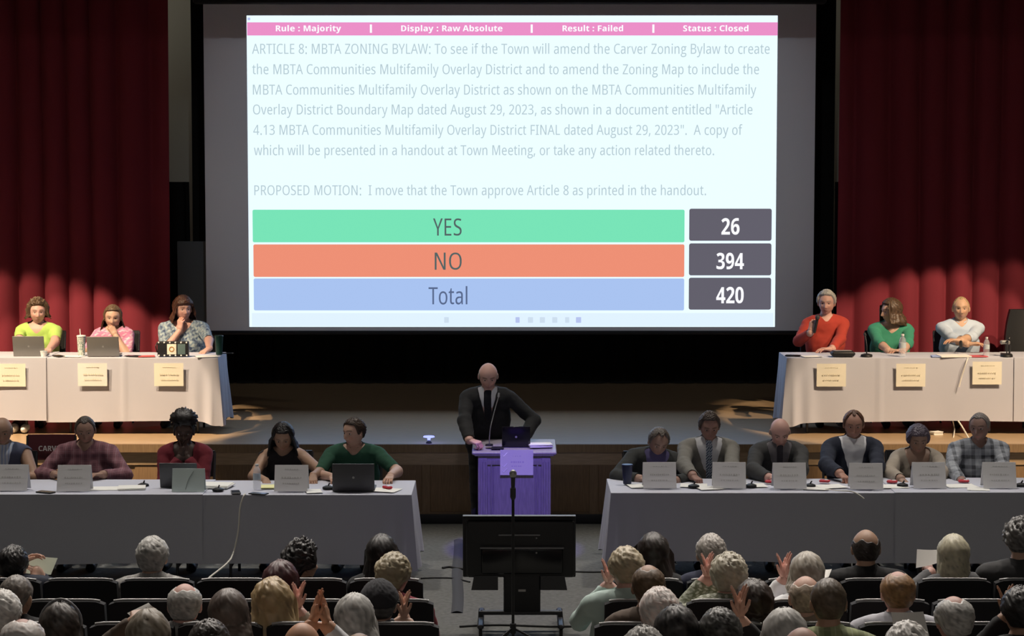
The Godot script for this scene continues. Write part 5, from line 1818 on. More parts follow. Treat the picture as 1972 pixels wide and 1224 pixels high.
	body.c = cc
	var parts := {}
	for t in range(0, I.size(), 3):
		var g: int = maxi(K[I[t]], maxi(K[I[t + 1]], K[I[t + 2]])) if K[I[t]] != K[I[t + 1]] and K[I[t]] != K[I[t + 2]] else K[I[t]]
		if g == 0: continue
		if not parts.has(g): parts[g] = {"v": PackedVector3Array(), "n": PackedVector3Array(), "i": PackedInt32Array(), "map": {}}
		var d: Dictionary = parts[g]
		var off := 0.007 if g != 4 else 0.010
		for j in 3:
			var w := I[t + j]
			if not d.map.has(w):
				d.map[w] = d.v.size()
				var wr := noise.get_noise_3d(V[w].x * 9.0 + q.sd, V[w].y * 14.0, V[w].z * 9.0) * 0.006
				d.v.append(V[w] + N[w] * (off + wr))
				d.n.append(N[w])
			d.i.append(d.map[w])
	for g in parts: soften_edge(parts[g])
	for g in parts:
		# fresh normals, so that wrinkles show
		var d: Dictionary = parts[g]
		var nn := PackedVector3Array()
		nn.resize(d.v.size())
		for t in range(0, d.i.size(), 3):
			var gg: Vector3 = (d.v[d.i[t + 2]] - d.v[d.i[t]]).cross(d.v[d.i[t + 1]] - d.v[d.i[t]])
			nn[d.i[t]] += gg
			nn[d.i[t + 1]] += gg
			nn[d.i[t + 2]] += gg
		for t in nn.size(): nn[t] = nn[t].normalized() if nn[t].length() > 1e-12 else d.n[t]
		d.n = nn
	var xf := Transform3D(J.HB, J.H)
	add_head(body, q, xf, q.fine)
	for sx in [-1.0, 1.0]:
		var r: bool = sx < 0.0
		var a: Dictionary = q.right if r else q.left
		var arm: Array = arms[sx]
		var fd: Vector3 = a.get("fingers", arm[2] - arm[1])
		add_hand(body, (hands if q.fine else far_hands)[a.get("pose", "rest")], not r, arm[2] + fd.normalized() * 0.012, fd, a.get("back", Vector3.UP), skin, q.hand)
	var out := {"body": body, "parts": {}}
	for g in parts:
		var nm: String = names[g]
		out.parts[[nm, g]] = parts[g]
	if q.style.get("t", 0.0) > 0.0 or q.style.has("bun"):
		var hr := {"v": PackedVector3Array(), "n": PackedVector3Array(), "c": PackedColorArray(), "i": PackedInt32Array()}
		add_hair(hr, q, xf, q.fine, noise, q.sd)
		out.hair = hr
	if q.has("cap"):
		var cp := {"v": PackedVector3Array(), "n": PackedVector3Array(), "c": PackedColorArray(), "i": PackedInt32Array()}
		var cq := q.duplicate()
		cq.style = {"t": 0.028, "front": 66.0, "side": 80.0, "back": 92.0, "tone": 0.0}
		add_hair(cp, cq, xf, false, noise, q.sd)
		add_ball(cp, xf, Vector3(0, 0.050, 0.125), Vector3(0.075, 0.008, 0.075), Basis(Vector3.RIGHT, 0.18), Color.WHITE, 18, 8, func(_d): return 1.0)
		cp.erase("c")
		out.cap = cp
	if q.has("glasses"):
		var gl := Shape.new()
		for sx in [-1.0, 1.0]:
			var ring_ := []
			for k in 17: ring_.append(xf * Vector3(sx * 0.032 + cos(TAU * k / 16.0) * 0.024, 0.003 + sin(TAU * k / 16.0) * 0.018, 0.106))
			gl.tube(ring_, 0.0016, -1, 5, false)
			gl.tube([xf * Vector3(sx * 0.056, 0.008, 0.104), xf * Vector3(sx * 0.082, 0.008, 0.03), xf * Vector3(sx * 0.084, 0.004, -0.015)], 0.0018, -1, 5)
		gl.tube([xf * Vector3(-0.009, 0.005, 0.108), xf * Vector3(0.009, 0.005, 0.108)], 0.0016, -1, 5)
		out.glasses = gl
	if q.has("band"):
		var bd := []
		for k in 17:
			var an := lerpf(-1.45, 1.45, k / 16.0)
			bd.append(xf * (skull(Vector3(sin(an), cos(an), 0.12).normalized(), q) * 1.26))
		out.band = bd
	# a shirt collar round the neck
	if q.collar:
		var ring := Shape.new()
		var n0: Vector3 = C + u * 0.020 + front * 0.004
		var cu: Vector3 = (u + (J.nd as Vector3)).normalized()
		var cs := side
		var cf := cs.cross(cu).normalized()
		ring.grid(24, 2, func(a, b): 
			var an: float = (a - 0.5) * (TAU - 0.7) + PI
			var r: float = 0.065 + 0.013 * (1.0 - b) + float(q.bulk) * 0.4
			return n0 + cs * sin(an) * r + cf * cos(an) * r * 0.95 + cu * (0.046 * b - 0.014 - 0.034 * maxf(0.0, cos(an))))
		out.collar = ring
	return out

func arrays_mesh(d: Dictionary) -> ArrayMesh:
	var m := ArrayMesh.new()
	var arr := []
	arr.resize(Mesh.ARRAY_MAX)
	arr[Mesh.ARRAY_VERTEX] = d.v
	arr[Mesh.ARRAY_NORMAL] = d.n
	if d.has("c"): arr[Mesh.ARRAY_COLOR] = d.c
	arr[Mesh.ARRAY_INDEX] = d.i
	m.add_surface_from_arrays(Mesh.PRIMITIVE_TRIANGLES, arr)
	return m

# ------------------------------------------------------------------ audience seats
func rake(d: float) -> float: return maxf(0.0, (12.9 - d) * 0.075)

func auditorium_seat(label: String, where: Vector3, w: float, aisle: int) -> Node3D:
	# local +z is forward (towards the stage when turned by PI)
	var t := thing("auditorium_seat", label, "seat", where, PI, "rows of black auditorium seats")
	var s := Shape.new()
	var hw := w / 2.0 - 0.012
	var prof := func(u: float, v: float, side: float) -> Vector3:
		var x := (u * 2.0 - 1.0) * hw
		var round_ := pow(absf(u * 2.0 - 1.0), 8.0) * 0.02
		return Vector3(x, lerpf(0.36, 0.945 - round_ * v, v), -0.10 - 0.13 * v + side * 0.028 + 0.012 * cos(x / hw * 1.4) * side)
	s.grid(10, 6, func(u, v): return prof.call(u, v, 1.0))
	s.grid(10, 6, func(u, v): return prof.call(u, v, -1.0), true)
	s.grid(10, 1, func(u, v): return prof.call(u, 1.0, 1.0 - 2.0 * v))
	for e in [0.0, 1.0]: s.grid(1, 6, func(u, v): return prof.call(e, v, (1.0 - 2.0 * u) * (1.0 if e == 1.0 else -1.0)))
	piece("backrest", s.mesh(), M.seat_fabric, t)
	var tr := []
	for k in 9:
		var u := 0.06 + 0.88 * k / 8.0
		tr.append((prof.call(u, 1.0, -0.2) as Vector3) + Vector3(0, 0.004, 0))
	piece("top_trim", tube_mesh(tr, 0.009, -1, 6), M.seat_trim, t)
	piece("seat_pan", box_mesh(Vector3(w - 0.05, 0.09, 0.42), 0.03, Vector3(0, 0.375, 0.10)), M.seat_fabric, t)
	for sx in [-1, 1]:
		piece("armrest", box_mesh(Vector3(0.045, 0.03, 0.34), 0.012, Vector3(sx * (w / 2.0 - 0.0), 0.62, 0.05)), M.black_plastic, t)
		piece("support", box_mesh(Vector3(0.03, 0.62, 0.06), 0.008, Vector3(sx * (w / 2.0), 0.31, -0.03)), M.dark_steel, t)
	if aisle != 0:
		piece("end_panel", box_mesh(Vector3(0.02, 0.55, 0.36), 0.008, Vector3(-aisle * (w / 2.0 + 0.03), 0.36, 0.02)), M.dark_grey, t)
		piece("end_edge", box_mesh(Vector3(0.022, 0.55, 0.012), 0.004, Vector3(-aisle * (w / 2.0 + 0.03), 0.36, -0.165)), M.seat_trim, t)
	return t

func audience_seats():
	var rows := [[12.9, 1118, [[-64, "left"], [83, "left"], [230, "left"], [377, "left"], [524, "left"], [671, "left"], [1171, "right"], [1319, "right"], [1467, "right"], [1615, "right"], [1763, "right"], [1911, "right"]], 147.5],
		[12.0, 1150, [[-109, "left"], [49, "left"], [207, "left"], [365, "left"], [523, "left"], [681, "left"], [1160, "right"], [1318, "right"], [1476, "right"], [1634, "right"], [1792, "right"], [1950, "right"]], 158.0],
		[11.1, 1190, [[0, "left"], [170, "left"], [340, "left"], [510, "left"], [680, "left"], [1140, "right"], [1310, "right"], [1480, "right"], [1650, "right"], [1820, "right"]], 170.0]]
	var ord_ := ["first", "second", "third", "fourth", "fifth", "sixth"]
	var proto := {}
	for r in rows.size():
		var d: float = rows[r][0]
		var list: Array = rows[r][2]
		for k in list.size():
			var a := at(list[k][0], rows[r][1], d).x
			var b := at(list[k][0] + rows[r][3], rows[r][1], d).x
			var left: bool = list[k][1] == "left"
			var n_left := 0
			for e in list: n_left += 1 if e[1] == "left" else 0
			var from_aisle: int = n_left - 1 - k if left else k - n_left
			var label := "black auditorium seat, %s from the aisle in the %s row of the %s block" % [ord_[from_aisle], ["front", "second", "third"][r], list[k][1]]
			var where := Vector3((a + b) / 2.0, rake(d + 0.1), -d - 0.22)
			var key := "%.3f %d" % [b - a, 0 if from_aisle > 0 else (1 if left else -1)]
			if not proto.has(key): proto[key] = auditorium_seat(label, where, b - a, 0 if from_aisle > 0 else (1 if left else -1))
			else: copy_of(proto[key], label, where, PI)

# ------------------------------------------------------------------ who sits where
const FAIR := Color(0.56, 0.36, 0.27)
const PINK := Color(0.60, 0.36, 0.30)
const TAN := Color(0.40, 0.25, 0.17)
const DARK := Color(0.07, 0.042, 0.032)
const SHORT := {"t": 0.016, "front": 47.0, "side": 97.0, "back": 120.0, "lump": 0.008}
const BUZZ := {"t": 0.007, "front": 46.0, "side": 95.0, "back": 120.0, "lump": 0.001}
const RECEDE := {"t": 0.011, "front": 44.0, "side": 97.0, "back": 122.0, "recede": 0.38, "lump": 0.002}
const FRINGE := {"t": 0.010, "ring": 72.0, "front": 60.0, "side": 100.0, "back": 122.0, "lump": 0.002}
const CROWN := {"t": 0.012, "ring": 38.0, "front": 48.0, "side": 100.0, "back": 124.0, "lump": 0.002}
const CURLY := {"t": 0.026, "front": 50.0, "side": 104.0, "back": 126.0, "lump": 0.022, "freq": 13.0}
const BOB := {"t": 0.022, "front": 50.0, "drop": 0.085, "open": 58.0, "flare": 0.02, "lump": 0.004}
const SHOULDER := {"t": 0.024, "front": 56.0, "drop": 0.16, "open": 52.0, "flare": 0.03, "lump": 0.006}
const LONG := {"t": 0.022, "front": 48.0, "drop": 0.30, "open": 52.0, "flare": 0.035, "lump": 0.005}
const BALD := {"t": 0.0}

func someone(label: String, px: float, top: float, d: float, o: Dictionary):
	var q := {
		"label": label, "skin": FAIR, "hair": Color(0.06, 0.035, 0.02), "style": SHORT, "lips": Color(0.46, 0.21, 0.18), "brow": Color(0.09, 0.055, 0.035), "iris": Color(0.10, 0.07, 0.04),
		"wide": 1.0, "tall": 1.0, "jaw": 0.5, "nose": 1.0, "beard": 0.0, "look": Vector3.ZERO, "fine": true, "cell": 0.0145, "hand": 0.98,
		"ts": 1.0, "sw": 1.0, "fat": 1.0, "bulk": 0.008, "belly": 0.0, "bust": 0.0, "lean": 0.12, "tilt": 0.0, "twist": 0.0, "yaw": 0.0, "pitch": 0.1, "roll": 0.0,
		"stand": false, "seat": 0.45, "feet": 0.02, "outfit": "shirt", "sleeve": 1.93, "neck": 0.465, "vee": 1.1, "vee0": 0.22, "tie": false, "collar": false,
		"ground": 0.0, "turn": 0.0, "mats": {}, "chair": "", "group": "", "sd": float(jobs.size()) * 3.7,
		"right": {"at": Vector3(-0.16, 0.80, 0.44)}, "left": {"at": Vector3(0.16, 0.80, 0.44)},
	}
	q.merge(o, true)
	q.right = q.right.duplicate()
	q.left = q.left.duplicate()
	var T := at(px, top, d)
	var extra: float = q.style.get("t", 0.0) * 0.9 + q.style.get("up", 0.0)
	if q.style.has("bun"): extra = q.style.get("bun_top", extra)
	var J := {}
	for k in 8:
		J = skeleton(q)
		q.ts = clampf(q.ts + (T.y - q.ground - (J.top.y + extra)) / 0.6, 0.72, 1.22)
	J = skeleton(q)
	var turned := Basis(Vector3.UP, q.turn)
	var off: Vector3 = turned * Vector3(J.H.x, 0, J.H.z)
	q.where = Vector3(T.x - off.x, q.ground, -d - off.z)
	q.J = J
	for side in ["right", "left"]:
		var a: Dictionary = q[side]
		if a.has("pix"):
			var w := at(a.pix[0], a.pix[1], a.pix[2])
			a.at = turned.inverse() * (w - q.where)
		if a.has("head"): a.at = J.H + (J.HB as Basis) * (a.head as Vector3)
	jobs.append(q)

func audience(label: String, px: float, top: float, row: int, o: Dictionary):
	var d: float = 13.05 - 0.9 * (row - 1)
	var q := {"hand": 0.86, "fine": false, "cell": 0.021, "ground": rake(d), "turn": PI, "seat": 0.42, "lean": 0.0, "pitch": 0.02, "group": "people in the audience seen from behind",
		"right": {"at": Vector3(-0.12, 0.60, 0.34)}, "left": {"at": Vector3(0.12, 0.60, 0.34)}}
	q.merge(o, true)
	for side in ["left", "right"]:
		if q[side].has("pix") and q[side].pix[2] == 0: q[side].pix[2] = d + 0.26
	someone(label, px, top, d, q)

func clap(x: float, y: float, gap := 0.05) -> Dictionary:
	# both hands raised and nearly together, palms facing; x, y is where they show in the photograph
	return {"left": {"pix": [x - gap * 160, y, 0], "fingers": Vector3(-0.22, 1, 0.3), "back": Vector3(0.9, 0, -0.45), "pose": "flat", "elbow": Vector3(0.7, -0.9, 0.0)},
		"right": {"pix": [x + gap * 160, y + 3, 0], "fingers": Vector3(0.22, 1, 0.35), "back": Vector3(-0.95, 0, -0.3), "pose": "flat", "elbow": Vector3(-0.7, -0.9, 0.0)}}

func fabric(key: String, r: float, g: float, b: float, rough := 0.9) -> StandardMaterial3D:
	var m := mat(key, Color(r, g, b), rough)
	m.rim_enabled = true
	m.rim = 0.2
	m.rim_tint = 0.6
	return m

func people():
	make_hands()
	var black := fabric("black_cloth", 0.010, 0.010, 0.011)
	var navy := fabric("navy_cloth", 0.014, 0.018, 0.034)
	var dark_trousers := fabric("charcoal_cloth", 0.022, 0.022, 0.024)
	var white := fabric("white_shirt", 0.72, 0.72, 0.74)
	var floral := patterned("floral_cloth", img_tex(96, 96, func(x, y):
		var a := sin(x * TAU / 48.0 + 1.3 * sin(y * TAU / 32.0)) * sin(y * TAU / 48.0 + 1.1 * sin(x * TAU / 24.0))
		var c := Color(0.20, 0.28, 0.36)
		if a > 0.35: c = Color(0.45, 0.52, 0.52)
		elif a < -0.30: c = Color(0.045, 0.065, 0.14)
		return c.linear_to_srgb()), 5.0)
	var pinkish := patterned("pink_print", img_tex(64, 64, func(x, y):
		var a := sin(x * TAU / 32.0 + sin(y * TAU / 16.0)) * cos(y * TAU / 32.0)
		return (Color(0.62, 0.22, 0.38) if a < 0.4 else Color(0.75, 0.62, 0.66)).linear_to_srgb()), 7.0)
	var maroon_plaid: StandardMaterial3D = plaid("maroon_plaid", Color(0.23, 0.10, 0.12), Color(0.09, 0.03, 0.045), Color(0.36, 0.25, 0.27), 7.0)
	var bw_plaid: StandardMaterial3D = plaid("black_white_plaid", Color(0.40, 0.42, 0.46), Color(0.006, 0.007, 0.012), Color(0.30, 0.32, 0.36), 6.0)
	var grey_plaid: StandardMaterial3D = plaid("grey_plaid", Color(0.38, 0.37, 0.35), Color(0.13, 0.12, 0.12), Color(0.55, 0.54, 0.52), 8.0)
	var olive_plaid: StandardMaterial3D = plaid("olive_plaid", Color(0.34, 0.38, 0.20), Color(0.10, 0.12, 0.06), Color(0.5, 0.52, 0.36), 6.0)
	var blue_stripe := patterned("blue_stripe", img_tex(32, 32, func(x, y): return (Color(0.36, 0.46, 0.68) if x % 8 < 4 else Color(0.66, 0.70, 0.78)).linear_to_srgb()), 9.0)
	var tweed := patterned("grey_tweed", noise_tex(0.3, 2, 33, 128, _ramp(Color(0.16, 0.15, 0.13), Color(0.27, 0.26, 0.235))), 5.0)
	var tie_print := patterned("tie_print", img_tex(32, 32, func(x, y): return (Color(0.06, 0.09, 0.16) if (x + y) % 12 < 6 else Color(0.55, 0.60, 0.66)).linear_to_srgb()), 14.0)
	var leafy := patterned("leaf_print", img_tex(64, 64, func(x, y):
		var a := sin(x * 0.5 + sin(y * 0.33) * 2.0) * sin(y * 0.55)
		return (Color(0.55, 0.55, 0.48) if a > 0.2 else Color(0.16, 0.17, 0.11)).linear_to_srgb()), 5.0)
	var G := "people seated at the tables"
	var st := {"ground": STAGE, "group": G, "cell": 0.0145}
	var D := 22.0
	# ---- on the stage, left
	someone("woman in a yellow-green tee with wavy brown hair behind the grey stage laptop", 72, 573, D, _with(st, {"style": _with(CURLY, {"drop": 0.05, "open": 72.0, "t": 0.032, "lump": 0.026, "streak": Color(0.19, 0.12, 0.065)}), "hair": Color(0.07, 0.04, 0.022), "skin": PINK, "bust": 1.0, "fat": 1.12, "sw": 1.02, "sleeve": 0.75,
		"yaw": 0.25, "pitch": 0.02, "neck": 0.42, "vee": 0.9, "mats": {"shirt": fabric("lime_tee", 0.42, 0.62, 0.14), "trousers": navy},
		"right": {"pix": [42, 674, 21.45], "elbow": Vector3(-1, -0.5, -0.2), "fingers": Vector3(0.7, 0, 0.7)}, "left": {"pix": [92, 676, 21.5], "elbow": Vector3(1, -0.45, -0.1), "fingers": Vector3(-1, 0, 0.3)}}))
	someone("woman in a pink print top with long brown hair, hand at her mouth", 217, 586, D, _with(st, {"style": _with(LONG, {"drop": 0.27, "t": 0.017, "open": 70.0, "streak": Color(0.22, 0.145, 0.08)}), "hair": Color(0.075, 0.045, 0.026), "bust": 1.0, "sw": 0.92, "fat": 0.95, "sleeve": 0.9, "yaw": 0.12, "pitch": 0.1,
		"mats": {"shirt": pinkish, "trousers": dark_trousers},
		"left": {"head": Vector3(0.03, -0.165, 0.115), "elbow": Vector3(0.6, -1, 0.4), "pose": "fist", "fingers": Vector3(-0.45, 0.85, -0.1), "back": Vector3(0.4, 0.2, 1)}, "right": {"at": Vector3(-0.12, 0.80, 0.42), "fingers": Vector3(0.8, 0, 0.6)}}))
	someone("woman in a blue floral top with red-brown hair, chin on her fist", 352, 568, D, _with(st, {"style": _with(SHOULDER, {"drop": 0.10, "open": 60.0, "front": 64.0, "t": 0.030, "lump": 0.008, "streak": Color(0.14, 0.055, 0.03)}), "hair": Color(0.055, 0.022, 0.014), "skin": PINK, "bust": 1.25, "fat": 1.3, "sw": 1.1, "belly": 1.0, "sleeve": 1.0,
		"yaw": 0.45, "pitch": 0.0, "lean": 0.16, "neck": 0.40, "vee": 0.9, "mats": {"shirt": floral, "trousers": navy},
		"right": {"head": Vector3(-0.06, -0.205, 0.085), "elbow": Vector3(-0.7, -1, 0.3), "pose": "fist", "fingers": Vector3(0.1, 1, 0.1), "back": Vector3(-0.5, 0, 1)}, "left": {"pix": [404, 674, 21.5], "elbow": Vector3(1, -0.5, -0.2), "fingers": Vector3(-0.5, -0.3, 0.8)}}))
	# ---- on the stage, right
	someone("grey-haired man in a red sweater holding a microphone on the stage", 1592, 557, D, _with(st, {"style": _with(SHORT, {"t": 0.022, "lump": 0.007, "front": 44.0}), "hair": Color(0.40, 0.39, 0.37), "brow": Color(0.25, 0.22, 0.19), "skin": PINK, "fat": 1.1, "sw": 1.05, "yaw": -0.25, "pitch": 0.06, "lean": 0.16,
		"mats": {"shirt": fabric("red_sweater", 0.42, 0.045, 0.028), "trousers": dark_trousers},
		"right": {"pix": [1561, 640, 21.62], "elbow": Vector3(-0.8, -1, 0.1), "pose": "fist", "fingers": Vector3(0.25, 1, 0.1), "back": Vector3(-0.6, 0, 1)}, "left": {"pix": [1598, 680, 21.5], "elbow": Vector3(1, -0.6, -0.2), "fingers": Vector3(-1, 0, 0.3)}}))
	someone("woman in a green top with a brown bob, face turned away to the screen", 1717, 573, D, _with(st, {"style": _with(BOB, {"drop": 0.115, "t": 0.024, "flare": 0.03, "open": 50.0, "streak": Color(0.13, 0.08, 0.045)}), "hair": Color(0.075, 0.043, 0.025), "bust": 1.15, "fat": 1.12, "sw": 1.02, "sleeve": 1.45, "yaw": -1.25, "pitch": 0.05, "neck": 0.42,
		"mats": {"shirt": fabric("green_top", 0.045, 0.27, 0.17), "trousers": black},
		"right": {"pix": [1712, 676, 21.5], "elbow": Vector3(-1, -0.6, -0.1), "fingers": Vector3(1, 0, 0.3)}, "left": {"pix": [1738, 678, 21.5], "elbow": Vector3(1, -0.6, -0.1), "fingers": Vector3(-1, 0, 0.3)}}))
	someone("bald man in a pale blue shirt with folded arms on the stage", 1851, 571, D, _with(st, {"style": BUZZ.merged({"t": 0.004, "recede": 0.5}, true), "hair": Color(0.42, 0.30, 0.16), "brow": Color(0.30, 0.2, 0.11), "skin": Color(0.62, 0.39, 0.26), "fat": 1.12, "sw": 1.08, "yaw": -0.15, "pitch": 0.0, "collar": true, "sleeve": 1.45,
		"mats": {"shirt": fabric("pale_blue_shirt", 0.56, 0.66, 0.80), "collar": fabric("pale_blue_shirt", 0.56, 0.66, 0.80), "trousers": navy}, "watch": true,
		"right": {"pix": [1866, 664, 21.5], "elbow": Vector3(-1, -0.7, -0.1), "fingers": Vector3(1, 0.1, 0.2)}, "left": {"pix": [1842, 662, 21.45], "elbow": Vector3(1, -0.7, -0.1), "fingers": Vector3(-1, 0.1, 0.2)}}))
	# ---- the speaker
	someone("bald man in a black suit standing at the purple lectern", 940, 699, 19.0, {"stand": true, "style": _with(FRINGE, {"t": 0.006}), "hair": Color(0.30, 0.27, 0.24), "skin": PINK, "fat": 1.02, "sw": 1.10, "bulk": 0.013, "lean": 0.22, "pitch": 0.42, "yaw": 0.06, "outfit": "jacket", "tie": true, "collar": true, "vee0": 0.24, "vee": 0.30, "group": "", "jaw": 0.7,
		"mats": {"jacket": fabric("black_suit", 0.012, 0.012, 0.013), "shirt": white, "collar": white, "tie": fabric("black_tie", 0.01, 0.01, 0.014), "trousers": black},
		"right": {"pix": [904, 850, 18.62], "elbow": Vector3(-1, -0.2, -0.5), "pose": "fist", "fingers": Vector3(0.8, -0.2, 0.5), "back": Vector3(0, 1, 0.3)}, "left": {"pix": [1008, 846, 18.85], "elbow": Vector3(1, -0.3, -0.4), "fingers": Vector3(0.2, -0.4, 0.8)}})
	# ---- floor table, left
	var fl := {"group": G, "cell": 0.0145, "lean": 0.18}
	D = 18.45
	someone("balding man in a blue striped shirt at the left picture edge", 4, 802, D, _with(fl, {"style": _with(FRINGE, {}), "hair": Color(0.25, 0.22, 0.2), "skin": TAN, "sw": 1.05, "fat": 1.1, "yaw": 0.1, "pitch": 0.22, "collar": true, "outfit": "cardigan", "vee": 0.2, "vee0": 0.05, "neck": 0.6, "sleeve": 0.0,
		"mats": {"jacket": fabric("slate_vest", 0.075, 0.085, 0.14), "shirt": blue_stripe, "collar": blue_stripe, "trousers": dark_trousers}}))
	someone("man in a maroon plaid shirt with cropped hair, looking down at the table", 164, 801, D, _with(fl, {"style": _with(BUZZ, {"recede": 0.2}), "hair": Color(0.055, 0.04, 0.03), "skin": Color(0.33, 0.20, 0.15), "beard": 0.25, "sw": 1.14, "fat": 1.28, "belly": 1.05, "yaw": 0.15, "pitch": 0.26, "roll": 0.05, "collar": true, "bulk": 0.012,
		"mats": {"shirt": maroon_plaid, "collar": maroon_plaid, "trousers": navy},
		"right": {"at": Vector3(-0.20, 0.79, 0.42), "elbow": Vector3(-1, -0.6, -0.2)}, "left": {"at": Vector3(0.20, 0.79, 0.42), "elbow": Vector3(1, -0.6, -0.2)}}))
	someone("woman in a dark red cardigan, hair in a high puff, hands at her face", 354, 791, D, _with(fl, {"style": {"t": 0.012, "front": 46.0, "side": 98.0, "back": 122.0, "lump": 0.004, "bun": Vector3(0.0, 0.098, -0.035), "bun_r": 0.108, "bun_top": 0.062}, "hair": Color(0.008, 0.007, 0.007), "skin": DARK, "lips": Color(0.10, 0.045, 0.04), "brow": Color(0.008, 0.007, 0.006), "bust": 1.1, "fat": 1.12, "sw": 1.0, "pitch": 0.18, "yaw": 0.08,
		"outfit": "cardigan", "vee": 0.22, "vee0": 0.1, "mats": {"jacket": fabric("wine_cardigan", 0.15, 0.010, 0.020), "shirt": black, "trousers": black},
		"right": {"head": Vector3(-0.03, -0.19, 0.12), "elbow": Vector3(-0.6, -1, 0.2), "pose": "flat", "fingers": Vector3(0.28, 1, -0.1), "back": Vector3(-0.7, 0.1, 0.7)}, "left": {"head": Vector3(0.03, -0.19, 0.12), "elbow": Vector3(0.6, -1, 0.2), "pose": "flat", "fingers": Vector3(-0.28, 1, -0.1), "back": Vector3(0.7, 0.1, 0.7)}}))
	someone("woman with long black hair and sleeveless top, head bent over the yellow pad", 545, 813, D, _with(fl, {"style": _with(LONG, {"drop": 0.27, "t": 0.020, "flare": 0.05}), "hair": Color(0.010, 0.008, 0.008), "skin": TAN, "bust": 1.0, "sw": 0.95, "pitch": 0.45, "yaw": 0.0, "lean": 0.22, "outfit": "sleeveless", "sleeve": 0.05,
		"mats": {"shirt": fabric("dark_top", 0.014, 0.011, 0.013), "trousers": black},
		"right": {"pix": [512, 925, 18.05], "elbow": Vector3(-1, -0.5, -0.3), "fingers": Vector3(0.2, -0.2, 1)}, "left": {"pix": [603, 915, 18.05], "elbow": Vector3(1, -0.5, -0.3), "fingers": Vector3(0.1, -0.4, 1)}}))
	someone("man in a green polo shirt with short brown hair, head turned to his right", 682, 803, D, _with(fl, {"style": _with(SHORT, {"t": 0.013}), "hair": Color(0.045, 0.027, 0.017), "skin": FAIR, "sw": 1.14, "fat": 1.12, "yaw": -0.75, "pitch": 0.08, "collar": true, "sleeve": 0.85, "bulk": 0.012, "neck": 0.45,
		"mats": {"shirt": fabric("green_polo", 0.016, 0.075, 0.042), "collar": fabric("green_polo", 0.016, 0.075, 0.042), "trousers": dark_trousers}, "emblem": true,
		"right": {"pix": [640, 918, 18.05], "elbow": Vector3(-1, -0.6, -0.2), "fingers": Vector3(0.25, -0.1, 1)}, "left": {"pix": [752, 915, 18.05], "elbow": Vector3(1, -0.6, -0.2), "fingers": Vector3(-0.1, -0.2, 1)}}))
	# ---- floor table, right
	fl = {"group": G, "cell": 0.0145, "lean": 0.2}
	D = 18.5
	someone("man in a dark jacket bending low to one side at the table, violet shirt", 1268, 824, 18.35, _with(fl, {"style": _with(RECEDE, {"t": 0.013}), "hair": Color(0.12, 0.10, 0.085), "skin": Color(0.38, 0.24, 0.19), "sw": 1.12, "fat": 1.12, "bulk": 0.016, "lean": 0.36, "tilt": 0.14, "pitch": 0.5, "yaw": 0.15, "roll": -0.1, "outfit": "jacket", "vee": 0.33, "collar": true,
		"mats": {"jacket": fabric("dark_jacket", 0.032, 0.034, 0.033), "shirt": fabric("violet_shirt", 0.10, 0.085, 0.20), "collar": fabric("violet_shirt", 0.10, 0.085, 0.20), "trousers": black},
		"right": {"pix": [1232, 922, 18.05], "elbow": Vector3(-1, -0.3, -0.3)}, "left": {"pix": [1300, 926, 18.0], "elbow": Vector3(1, -0.3, -0.3)}}))
	someone("man in a grey tweed blazer with a patterned tie, writing at the table", 1366, 791, D, _with(fl, {"style": _with(SHORT, {"t": 0.016, "up": 0.008, "front": 42.0}), "hair": Color(0.07, 0.050, 0.04), "skin": Color(0.36, 0.21, 0.17), "sw": 1.14, "fat": 1.1, "bulk": 0.018, "pitch": 0.32, "yaw": 0.05, "outfit": "jacket", "vee": 0.30, "vee0": 0.14, "tie": true, "collar": true,
		"mats": {"jacket": tweed, "shirt": white, "collar": white, "tie": tie_print, "trousers": dark_trousers},
		"right": {"pix": [1334, 916, 18.05], "elbow": Vector3(-1, -0.4, -0.3), "pose": "fist", "fingers": Vector3(0.5, -0.3, 1)}, "left": {"pix": [1398, 922, 18.05], "elbow": Vector3(1, -0.4, -0.3)}}))
	someone("bald man in a charcoal suit bowing his head over the table", 1502, 807, 18.4, _with(fl, {"style": _with(FRINGE, {"t": 0.006, "ring": 84.0}), "hair": Color(0.22, 0.19, 0.17), "skin": PINK, "sw": 1.08, "fat": 1.1, "bulk": 0.016, "lean": 0.3, "pitch": 0.55, "outfit": "jacket", "vee": 0.30, "vee0": 0.18, "tie": true, "collar": true,
		"mats": {"jacket": fabric("charcoal_suit", 0.042, 0.042, 0.042), "shirt": fabric("grey_shirt", 0.14, 0.13, 0.14), "collar": fabric("grey_shirt", 0.14, 0.13, 0.14), "tie": fabric("dark_tie", 0.04, 0.035, 0.045), "trousers": dark_trousers},
		"right": {"pix": [1482, 920, 18.0], "elbow": Vector3(-1, -0.4, -0.2), "fingers": Vector3(0.8, 0, 0.6)}, "left": {"pix": [1520, 920, 18.0], "elbow": Vector3(1, -0.4, -0.2), "fingers": Vector3(-0.8, 0, 0.6)}}))
	someone("man in a navy blazer and white shirt with receding reddish hair, mouth open", 1644, 789, D, _with(fl, {"style": _with(RECEDE, {"t": 0.012, "recede": 0.45}), "hair": Color(0.12, 0.055, 0.03), "skin": Color(0.42, 0.23, 0.17), "sw": 1.14, "fat": 1.12, "bulk": 0.016, "pitch": 0.2, "yaw": -0.08, "lean": 0.14, "outfit": "jacket", "vee": 0.26, "vee0": 0.08, "collar": true,
		"mats": {"jacket": navy, "shirt": white, "collar": fabric("grey_shirt", 0.14, 0.13, 0.14), "trousers": dark_trousers},
		"right": {"pix": [1618, 912, 18.05], "elbow": Vector3(-1, -0.4, -0.3), "pose": "fist", "fingers": Vector3(0.4, -0.3, 1)}, "left": {"pix": [1682, 924, 18.05], "elbow": Vector3(1, -0.4, -0.3)}}))
